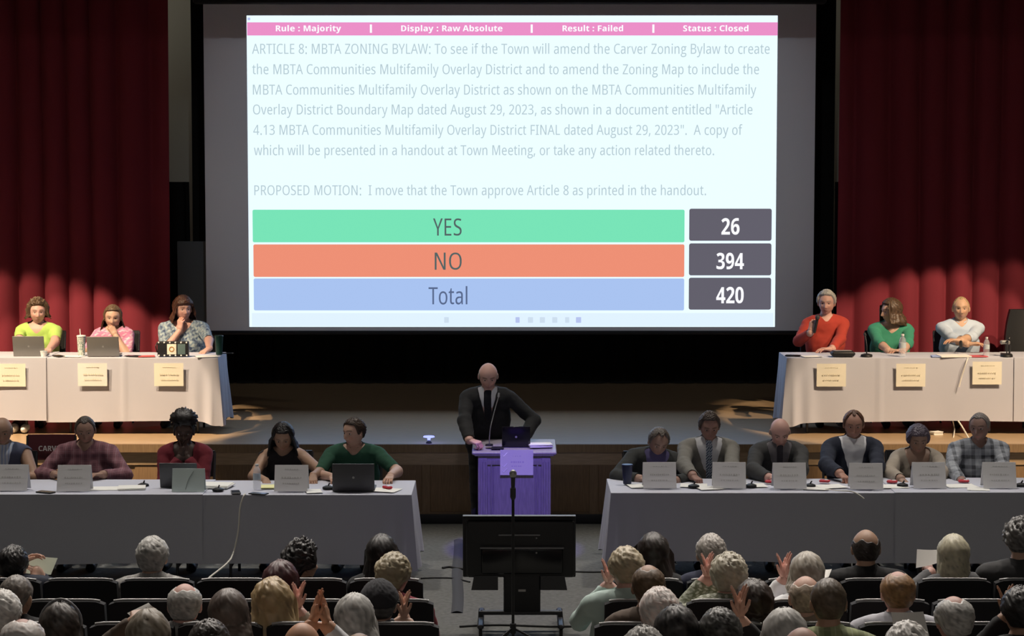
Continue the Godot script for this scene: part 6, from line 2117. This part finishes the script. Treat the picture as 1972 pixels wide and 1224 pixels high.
	someone("woman in a beige cardigan with short dark greying hair, writing at the table", 1768, 816, D, _with(fl, {"style": _with(SHORT, {"t": 0.024, "front": 56.0, "side": 106.0, "back": 126.0, "lump": 0.006, "streak": Color(0.16, 0.13, 0.17)}), "hair": Color(0.065, 0.05, 0.07), "skin": Color(0.36, 0.23, 0.17), "bust": 1.1, "fat": 1.05, "sw": 0.98, "pitch": 0.28, "outfit": "cardigan", "vee": 0.22, "vee0": 0.05, "neck": 0.42, "bulk": 0.014,
		"mats": {"jacket": fabric("beige_cardigan", 0.34, 0.29, 0.235), "shirt": fabric("dark_top", 0.014, 0.011, 0.013), "trousers": black},
		"right": {"pix": [1735, 922, 18.05], "elbow": Vector3(-1, -0.4, -0.3), "pose": "fist", "fingers": Vector3(0.4, -0.4, 1)}, "left": {"pix": [1800, 920, 18.05], "elbow": Vector3(1, -0.4, -0.3)}}))
	someone("man in a black and white checked shirt with cropped grey hair, looking aside", 1887, 794, D, _with(fl, {"style": _with(BUZZ, {"recede": 0.15}), "hair": Color(0.22, 0.19, 0.175), "skin": Color(0.34, 0.21, 0.17), "sw": 1.14, "fat": 1.2, "belly": 1.0, "yaw": -0.45, "pitch": 0.12, "lean": 0.1, "collar": true, "bulk": 0.014,
		"mats": {"shirt": bw_plaid, "collar": bw_plaid, "trousers": dark_trousers},
		"right": {"pix": [1852, 926, 18.05], "elbow": Vector3(-1, -0.5, -0.2)}, "left": {"pix": [1920, 926, 18.05], "elbow": Vector3(1, -0.5, -0.2)}}))
	the_audience(black, navy, white, grey_plaid, olive_plaid, leafy)
	# build them all, on every core
	var task := WorkerThreadPool.add_group_task(func(k: int): jobs[k]["made"] = figure(jobs[k]), jobs.size())
	WorkerThreadPool.wait_for_group_task_completion(task)
	for q in jobs: assemble(q)
	# what they hold or have beside them
	var q0: Dictionary = jobs[3]
	var grip: Vector3 = q0.where + q0.right.at
	var mk := thing("microphone", "black hand microphone held up by the man in red", "microphone", grip + Vector3(0.03, 0.03, 0.05))
	piece("handle", tube_mesh([Vector3(0.0, -0.03, 0.0), Vector3(0.025, 0.10, 0.0)], 0.013, 0.017, 12), M.black_plastic, mk)
	var hs := Shape.new()
	hs.ball(Vector3(0.03, 0.125, 0.0), Vector3(0.024, 0.027, 0.024))
	piece("grille", hs.mesh(), M.dark_grey, mk)
	chairs()
	papers_in_hands()

func _ramp(a: Color, b: Color) -> Gradient:
	var g := Gradient.new()
	g.colors = PackedColorArray([a.linear_to_srgb(), b.linear_to_srgb()])
	return g

func _with(a: Dictionary, b: Dictionary) -> Dictionary:
	var c := a.duplicate()
	c.merge(b, true)
	return c

func assemble(q: Dictionary):
	var r: Dictionary = q.made
	var t := thing("person", q.label, "person", q.where, q.turn, q.group)
	piece("body", arrays_mesh(r.body), M.skin, t)
	for key in r.parts:
		var nm: String = key[0]
		var m: Material = q.mats.get(nm)
		if nm == "shoe": m = M.black_plastic
		if m == null: m = M.black_cloth
		if r.parts[key].i.size() >= 30: piece(nm, arrays_mesh(r.parts[key]), m, t)
	if r.has("hair"): piece("hair", arrays_mesh(r.hair), M.hair, t)
	if r.has("cap"): piece("cap", arrays_mesh(r.cap), q.mats.get("cap"), t)
	if r.has("glasses"): piece("glasses", r.glasses.mesh(), M.silver, t)
	if r.has("band"): piece("hairband", tube_mesh(r.band, 0.007), M.grey_plastic, t)
	if r.has("collar"): piece("collar", r.collar.mesh(), q.mats.get("collar", M.white_shirt), t)
	if q.has("emblem"):
		var J: Dictionary = q.J
		var p: Vector3 = J.P + J.u * 0.345 * q.ts + J.side * 0.085 + J.front * (0.106 * q.fat + q.bulk + 0.016)
		var s := Shape.new()
		s.ball(Vector3.ZERO, Vector3(0.022, 0.012, 0.004), 10, 6)
		s.ball(Vector3(0.018, 0.010, 0), Vector3(0.010, 0.008, 0.004), 8, 5)
		piece("shirt_emblem", s.mesh(), M.white_plastic, t, p)
	if q.has("watch"):
		var w: Vector3 = q.left.at
		piece("watch", lathe_mesh([Vector2(0.036, -0.010), Vector2(0.040, 0.0), Vector2(0.036, 0.010)], 16, w + Vector3(0.045, -0.005, -0.01), Basis(Vector3.BACK, PI / 2)), M.dark_steel, t)

func chairs():
	# a plain folding chair under everyone at the tables
	var proto: Node3D = null
	for k in 17:
		var q: Dictionary = jobs[k]
		if q.stand: continue
		var label: String = "dark folding chair of the " + q.label.get_slice(",", 0).get_slice(" with", 0).get_slice(" behind", 0).get_slice(" bending", 0).get_slice(" holding", 0).get_slice(" at the", 0).get_slice(" bowing", 0).get_slice(" standing", 0)
		var where: Vector3 = q.where + Vector3(0, 0, -0.015)
		if proto == null:
			proto = folding_chair(label, where, 0.0, M.black_plastic)
			proto.set_meta("group", "folding chairs at the tables")
		else: copy_of(proto, label, where, 0.0, "folding chairs at the tables")
	var c := thing("office_chair", "black high-backed chair at the right picture edge on the stage", "chair", Vector3(at(1992, 650, 22.0).x, STAGE, -22.0))
	var s := Shape.new()
	s.grid(12, 8, func(u, v): return Vector3((u - 0.5) * 0.50 * (1.0 - 0.25 * v * v * v), 0.5 + 0.62 * v, -0.2 + 0.05 * cos((u - 0.5) * 3.0) - 0.06 * v))
	s.grid(12, 8, func(u, v): return Vector3((u - 0.5) * 0.50 * (1.0 - 0.25 * v * v * v), 0.5 + 0.62 * v, -0.27 - 0.03 * cos((u - 0.5) * 3.0) - 0.06 * v), true)
	s.grid(12, 1, func(u, v): return Vector3((u - 0.5) * 0.375, 1.12, lerpf(-0.26 + 0.05 * cos((u - 0.5) * 3.0), -0.33 - 0.03 * cos((u - 0.5) * 3.0), v)))
	for e in [0.0, 1.0]: s.grid(1, 8, func(u, v): return Vector3((e - 0.5) * 0.50 * (1.0 - 0.25 * v * v * v), 0.5 + 0.62 * v, lerpf(-0.2 + 0.05 * cos(1.5), -0.27 - 0.03 * cos(1.5), u if e == 1.0 else 1.0 - u) - 0.06 * v))
	piece("backrest", s.mesh(), M.black_plastic, c)
	piece("seat", box_mesh(Vector3(0.5, 0.09, 0.48), 0.03, Vector3(0, 0.45, 0.03)), M.black_plastic, c)
	piece("column", tube_mesh([Vector3(0, 0.1, 0), Vector3(0, 0.42, 0)], 0.03), M.dark_steel, c)
	for k in 5:
		var a := TAU * k / 5.0
		piece("foot", tube_mesh([Vector3(0, 0.1, 0), Vector3(cos(a) * 0.28, 0.035, sin(a) * 0.28)], 0.02), M.dark_steel, c)
	piece("back_bar", box_mesh(Vector3(0.08, 0.3, 0.03), 0.01, Vector3(0, 0.5, -0.28)), M.dark_steel, c)

func the_audience(black, navy, white, grey_plaid, olive_plaid, leafy):
	var grey := Color(0.42, 0.41, 0.385)
	var silver := Color(0.66, 0.64, 0.60)
	var white_hair := Color(0.85, 0.81, 0.77)
	var blonde := Color(0.52, 0.38, 0.20)
	var brown := Color(0.07, 0.045, 0.028)
	var dark := Color(0.012, 0.010, 0.010)
	var charcoal := fabric("charcoal_knit", 0.05, 0.05, 0.052)
	var teal := fabric("pale_teal_shirt", 0.46, 0.58, 0.54)
	var maroon := fabric("maroon_shirt", 0.20, 0.02, 0.035)
	var grey_top := fabric("grey_top", 0.12, 0.12, 0.125)
	var pale := fabric("pale_blue_grey_shirt", 0.50, 0.50, 0.55)
	var brown_knit := fabric("brown_knit", 0.10, 0.07, 0.05)
	# ---- left block
	audience("dark-haired person in a navy suit in the front row, leaning on a raised hand", 22, 1064, 1, {"hair": dark, "style": SHORT, "outfit": "jacket", "bulk": 0.016, "tilt": 0.25, "roll": 0.2, "sw": 1.1, "sleeve": 1.85, "mats": {"jacket": navy, "shirt": white, "trousers": navy},
		"right": {"pix": [70, 1100, 13.2], "fingers": Vector3(0.9, 0.5, 0.2), "back": Vector3(0, 1, 0.4), "elbow": Vector3(-0.5, -1, 0.1), "pose": "open"}, "left": {"pix": [40, 1082, 13.25], "fingers": Vector3(-0.9, 0.4, 0.0), "back": Vector3(0, 1, 0.5), "elbow": Vector3(1, -0.4, 0.0)}})
	audience("grey-haired person in a grey plaid shirt in the front row, left block", 293, 1032, 1, {"hair": grey, "style": _with(SHORT, {"t": 0.02, "back": 128.0}), "sw": 1.1, "fat": 1.1, "collar": true, "mats": {"shirt": grey_plaid, "collar": grey_plaid}})
	audience("dark curly-haired person with face turned right in the front row, clapping", 580, 1056, 1, _with(clap(590, 1148), {"hair": dark, "style": _with(CURLY, {"t": 0.03, "up": 0.012}), "skin": TAN, "yaw": -0.9, "mats": {"shirt": black}}))
	audience("person with long straight black hair in the front row beside the centre aisle", 735, 1028, 1, {"hair": dark, "style": _with(LONG, {"drop": 0.36, "t": 0.022, "flare": 0.045}), "sw": 0.95, "mats": {"shirt": black}})
	audience("person in a maroon shirt with curly blond-grey hair in the left aisle seat", 757, 1063, 2, {"hair": Color(0.42, 0.36, 0.24), "style": _with(CURLY, {"t": 0.022, "lump": 0.012, "streak": Color(0.16, 0.12, 0.07)}), "skin": PINK, "sw": 1.1, "fat": 1.15, "yaw": -0.4, "tilt": -0.12, "mats": {"shirt": maroon},
		"left": {"pix": [745, 1150, 12.4], "fingers": Vector3(-0.2, 1, 0.2), "back": Vector3(0.6, 0, -0.6), "pose": "flat", "elbow": Vector3(-0.1, -1, 0.2)}, "sleeve": 0.9})
	audience("person with dark auburn hair in the second row, left block", 540, 1090, 2, {"hair": Color(0.05, 0.012, 0.014), "style": _with(BOB, {"t": 0.024, "lump": 0.008}), "yaw": -0.2, "mats": {"shirt": black}})
	audience("bald-crowned person with a grey fringe and pale plaid shirt, third row, left block", 355, 1124, 3, {"hair": grey, "style": CROWN, "skin": PINK, "sw": 1.08, "fat": 1.1, "mats": {"shirt": grey_plaid}})
	audience("person with a cropped grey head at the left picture edge, third row", 30, 1107, 3, {"hair": Color(0.17, 0.15, 0.13), "style": BUZZ, "skin": TAN, "yaw": -0.3, "sw": 1.1, "mats": {"shirt": black}})
	audience("person with brown-grey hair and dark clothes, behind and right of the pale plaid shirt", 439, 1133, 4, {"hair": Color(0.15, 0.12, 0.10), "style": _with(BOB, {"t": 0.02, "streak": Color(0.06, 0.03, 0.025)}), "mats": {"shirt": brown_knit}})
	audience("blonde person with long wavy hair, clapping, in the third row", 524, 1121, 3, _with(clap(574, 1178, 0.03), {"hair": blonde, "style": _with(LONG, {"t": 0.034, "drop": 0.34, "flare": 0.05, "lump": 0.014, "freq": 12.0, "streak": Color(0.24, 0.15, 0.07)}), "skin": PINK, "mats": {"shirt": fabric("tan_top", 0.30, 0.24, 0.18)}}))
	audience("grey-bobbed person with dark top in the fourth row near the aisle", 682, 1142, 4, {"hair": grey, "style": _with(BOB, {"t": 0.022, "drop": 0.13, "flare": 0.03, "streak": silver}), "mats": {"shirt": charcoal}})
	audience("person in a dark cap, clapping, in the third row beside the aisle", 730, 1120, 3, _with(clap(778, 1196, 0.04), {"hair": Color(0.10, 0.095, 0.09), "style": SHORT, "cap": true, "sw": 1.12, "fat": 1.1, "mats": {"shirt": fabric("slate_jacket", 0.045, 0.05, 0.065), "cap": fabric("dark_cap", 0.028, 0.028, 0.034)}}))
	audience("person with straight grey-brown hair holding a white sheet, fifth row, left block", 285, 1172, 5, {"hair": Color(0.24, 0.19, 0.13), "style": _with(BOB, {"t": 0.02, "drop": 0.12, "streak": Color(0.48, 0.44, 0.38)}), "mats": {"shirt": brown_knit}, "left": {"pix": [262, 1196, 0], "fingers": Vector3(0.1, 0.3, 1), "pose": "fist", "elbow": Vector3(1, -0.8, 0)}})
	audience("person with long dark hair and a pale hairband in the fourth row, left block", 115, 1159, 4, {"hair": Color(0.035, 0.027, 0.022), "style": _with(LONG, {"t": 0.02, "streak": Color(0.12, 0.10, 0.085)}), "mats": {"shirt": black}, "band": true})
	audience("person with pale grey hair at the left picture edge, fourth row", 2, 1135, 4, {"hair": silver, "style": _with(SHORT, {"t": 0.018}), "mats": {"shirt": brown_knit}})
	audience("white-haired person at the bottom left corner of the picture", 42, 1184, 5, {"hair": white_hair, "style": _with(CROWN, {"t": 0.02, "ring": 20.0, "streak": Color(0.35, 0.25, 0.2)}), "skin": PINK, "mats": {"shirt": grey_top}})
	audience("bald orange-skinned person clapping in the fifth row below the blonde hair", 581, 1195, 5, _with(clap(616, 1204, 0.10), {"style": _with(FRINGE, {"ring": 80.0}), "hair": silver, "skin": Color(0.62, 0.33, 0.20), "mats": {"shirt": white}}))
	audience("bald-topped person at the bottom picture edge below the grey bob", 691, 1215, 6, {"style": FRINGE, "hair": grey, "skin": TAN, "mats": {"shirt": black}})
	audience("dark-clothed person at the bottom edge between the pale plaid shirt and the blonde hair", 402, 1192, 5, {"hair": Color(0.04, 0.03, 0.025), "style": SHORT, "mats": {"shirt": brown_knit}})
	# ---- right block
	audience("fair-haired person in a pale teal shirt, clapping, in the right aisle seat", 1207, 1052, 2, _with(clap(1172, 1128, 0.02), {"hair": Color(0.52, 0.45, 0.31), "style": _with(CURLY, {"t": 0.024, "lump": 0.009, "back": 120.0, "streak": Color(0.28, 0.2, 0.12)}), "skin": PINK, "sw": 1.14, "fat": 1.15, "yaw": 0.35, "collar": true, "mats": {"shirt": teal, "collar": teal}, "glasses": true}))
	audience("person with very long dark brown hair in the front row, right block", 1258, 1025, 1, {"hair": Color(0.020, 0.013, 0.010), "style": _with(LONG, {"drop": 0.42, "flare": 0.08, "t": 0.022}), "sw": 0.95, "mats": {"shirt": black}})
	audience("balding brown-haired person in the third row, behind the long dark hair", 1249, 1085, 3, {"hair": Color(0.13, 0.085, 0.05), "style": _with(CROWN, {"ring": 30.0, "t": 0.008}), "skin": TAN, "sw": 1.05, "mats": {"shirt": brown_knit}})
	audience("white-haired person with pink scalp in the fourth row, right block near the aisle", 1270, 1130, 4, {"hair": white_hair, "style": _with(SHORT, {"t": 0.02, "lump": 0.008, "back": 128.0, "streak": Color(0.62, 0.40, 0.34)}), "skin": PINK, "mats": {"shirt": black}})
	audience("round grey-haired person in dark clothes in the front row, right block", 1370, 1027, 1, {"hair": Color(0.36, 0.33, 0.30), "style": _with(SHORT, {"t": 0.014}), "sw": 1.05, "mats": {"shirt": fabric("ink_blue_top", 0.018, 0.022, 0.05)}})
	audience("curly blond-grey person in a leaf-print jacket, clapping, second row, right block", 1404, 1063, 2, _with(clap(1362, 1118, 0.03), {"hair": Color(0.50, 0.46, 0.36), "style": _with(CURLY, {"t": 0.03, "lump": 0.014, "streak": Color(0.22, 0.18, 0.12)}), "skin": PINK, "bulk": 0.014, "mats": {"shirt": leafy}}))
	audience("dark brown curly-haired person in the third row, right block", 1453, 1115, 3, {"hair": Color(0.035, 0.022, 0.015), "style": _with(CURLY, {"t": 0.026, "drop": 0.06, "lump": 0.010}), "mats": {"shirt": black}})
	audience("dark-haired person with grey on top, clapping, fifth row, right block", 1387, 1170, 5, _with(clap(1424, 1196, 0.03), {"hair": Color(0.03, 0.027, 0.025), "style": _with(SHORT, {"t": 0.022, "lump": 0.006, "streak": Color(0.18, 0.18, 0.16)}), "mats": {"shirt": black}}))
	audience("black-haired person in the fifth row, behind the white-haired head", 1303, 1165, 5, {"hair": Color(0.018, 0.016, 0.016), "style": _with(SHOULDER, {"t": 0.024, "streak": Color(0.10, 0.09, 0.085)}), "mats": {"shirt": black}})
	audience("grey-haired person at the bottom edge by the right aisle", 1240, 1205, 6, {"hair": grey, "style": SHORT, "mats": {"shirt": black}})
	audience("grey-blond bobbed person in a white shirt with one hand raised, second row", 1555, 1062, 2, _with(clap(1510, 1118, 0.015), {"hair": Color(0.34, 0.30, 0.24), "style": _with(BOB, {"t": 0.022, "drop": 0.07, "streak": Color(0.5, 0.47, 0.42)}), "skin": PINK, "mats": {"shirt": white}}))
	audience("bald pink-headed person in the third row, beside the olive plaid shirt", 1552, 1107, 3, {"hair": Color(0.45, 0.36, 0.28), "style": _with(CROWN, {"ring": 45.0, "t": 0.007}), "skin": Color(0.62, 0.38, 0.29), "mats": {"shirt": fabric("tan_top", 0.30, 0.24, 0.18)}})
	audience("person in an olive plaid shirt with cropped brown hair, fourth row, right block", 1596, 1113, 4, {"hair": Color(0.12, 0.09, 0.06), "style": _with(BUZZ, {"back": 126.0}), "skin": TAN, "sw": 1.15, "fat": 1.12, "mats": {"shirt": olive_plaid}})
	audience("bald person with dark fringe in a black shirt in the front row, right block", 1668, 1017, 1, {"hair": Color(0.03, 0.022, 0.018), "style": _with(CROWN, {"ring": 60.0, "t": 0.009}), "skin": TAN, "sw": 1.2, "fat": 1.2, "mats": {"shirt": black}})
	audience("reddish-blond person with a bald spot in a pale shirt, third row, right block", 1730, 1096, 3, {"hair": Color(0.30, 0.17, 0.08), "style": _with(CROWN, {"ring": 26.0, "t": 0.013}), "skin": PINK, "sw": 1.15, "fat": 1.15, "collar": true, "mats": {"shirt": pale, "collar": pale}})
	audience("pale-blond person with tied long hair reading a sheet in the front row", 1837, 1028, 1, {"hair": Color(0.62, 0.57, 0.42), "style": _with(BOB, {"t": 0.020, "drop": 0.18, "flare": 0.01, "taper": 0.03, "streak": Color(0.40, 0.37, 0.24)}), "skin": PINK, "tilt": 0.05, "mats": {"shirt": grey_top}, "left": {"pix": [1793, 1102, 13.4], "fingers": Vector3(0.1, 0.3, 1), "pose": "fist", "elbow": Vector3(1, -0.8, 0)}})
	audience("person in a charcoal sweater with dark grey curls at the right edge, front row", 1966, 996, 1, {"hair": Color(0.10, 0.095, 0.09), "style": _with(CURLY, {"t": 0.022, "streak": Color(0.3, 0.29, 0.28)}), "sw": 1.2, "fat": 1.25, "mats": {"shirt": charcoal}})
	audience("grey-haired person with a bald crown in the fourth row, right block", 1838, 1142, 4, {"hair": grey, "style": _with(CROWN, {"ring": 30.0, "t": 0.017, "streak": silver}), "skin": PINK, "sw": 1.1, "yaw": 0.2, "mats": {"shirt": black}})
	audience("dark-haired person with clasped hands at the right picture edge, fourth row", 1968, 1128, 4, _with(clap(1938, 1190, 0.02), {"hair": dark, "style": _with(SHORT, {"t": 0.02}), "skin": TAN, "mats": {"shirt": black}}))
	audience("pale grey bobbed person at the bottom edge, fifth row, right block", 1512, 1170, 5, {"hair": silver, "style": _with(BOB, {"t": 0.024, "drop": 0.12, "streak": grey}), "mats": {"shirt": grey_top}})
	audience("white-grey-haired person at the bottom edge behind a held sheet", 1748, 1196, 5, {"hair": silver, "style": _with(CURLY, {"t": 0.024, "lump": 0.01, "streak": white_hair}), "mats": {"shirt": grey_top}, "left": {"at": Vector3(0.05, 0.85, 0.32), "fingers": Vector3(0.1, 0.8, 0.5)}})
	audience("bald pink-scalped person at the bottom edge, below the olive plaid shirt", 1546, 1204, 6, {"hair": silver, "style": _with(FRINGE, {"ring": 82.0}), "skin": Color(0.62, 0.38, 0.30), "mats": {"shirt": black}})

func papers_in_hands():
	# sheets of paper that people in the audience hold up: corners as seen in the photograph, at the depth of the hands
	for q in [["pale green sheet held by the navy-suited person in the front row", [[58, 1068], [111, 1074], [98, 1106], [48, 1103]], 13.3, "green_paper"],
		["white sheet held up by the person with straight grey-brown hair", [[286, 1160], [302, 1172], [268, 1196], [245, 1180]], 9.95, "paper"],
		["white sheet held up left of the pale-blond person in the front row", [[1766, 1057], [1807, 1058], [1804, 1084], [1764, 1093]], 13.46, "paper"],
		["large white sheet held up at the bottom edge, right block", [[1716, 1178], [1778, 1177], [1790, 1226], [1724, 1228]], 9.95, "paper"],
		["white sheet held in the lap of the pale plaid person, bottom left", [[326, 1205], [382, 1206], [378, 1232], [334, 1232]], 11.65, "paper"],
		["small white sheet beside the white-shirted bobbed person", [[1583, 1096], [1602, 1095], [1596, 1110], [1582, 1112]], 12.5, "paper"]]:
		var c := []
		for k in 4: c.append(at(q[1][k][0], q[1][k][1], q[2] + (0.05 if k < 2 else -0.02)))
		var mid: Vector3 = (c[0] + c[1] + c[2] + c[3]) / 4.0
		var t := thing("paper_sheet", q[0], "paper", mid)
		var f := func(u: float, v: float) -> Vector3:
			var p: Vector3 = c[3].lerp(c[2], u).lerp(c[0].lerp(c[1], u), v) - mid
			return p + Vector3(0, 0, 0.012 * sin(u * PI))
		var s := Shape.new()
		s.grid(8, 6, f)
		s.grid(8, 6, func(u, v): return f.call(u, v) - Vector3(0, 0, 0.001), true)
		piece("sheet", s.mesh(), M[q[3]], t)
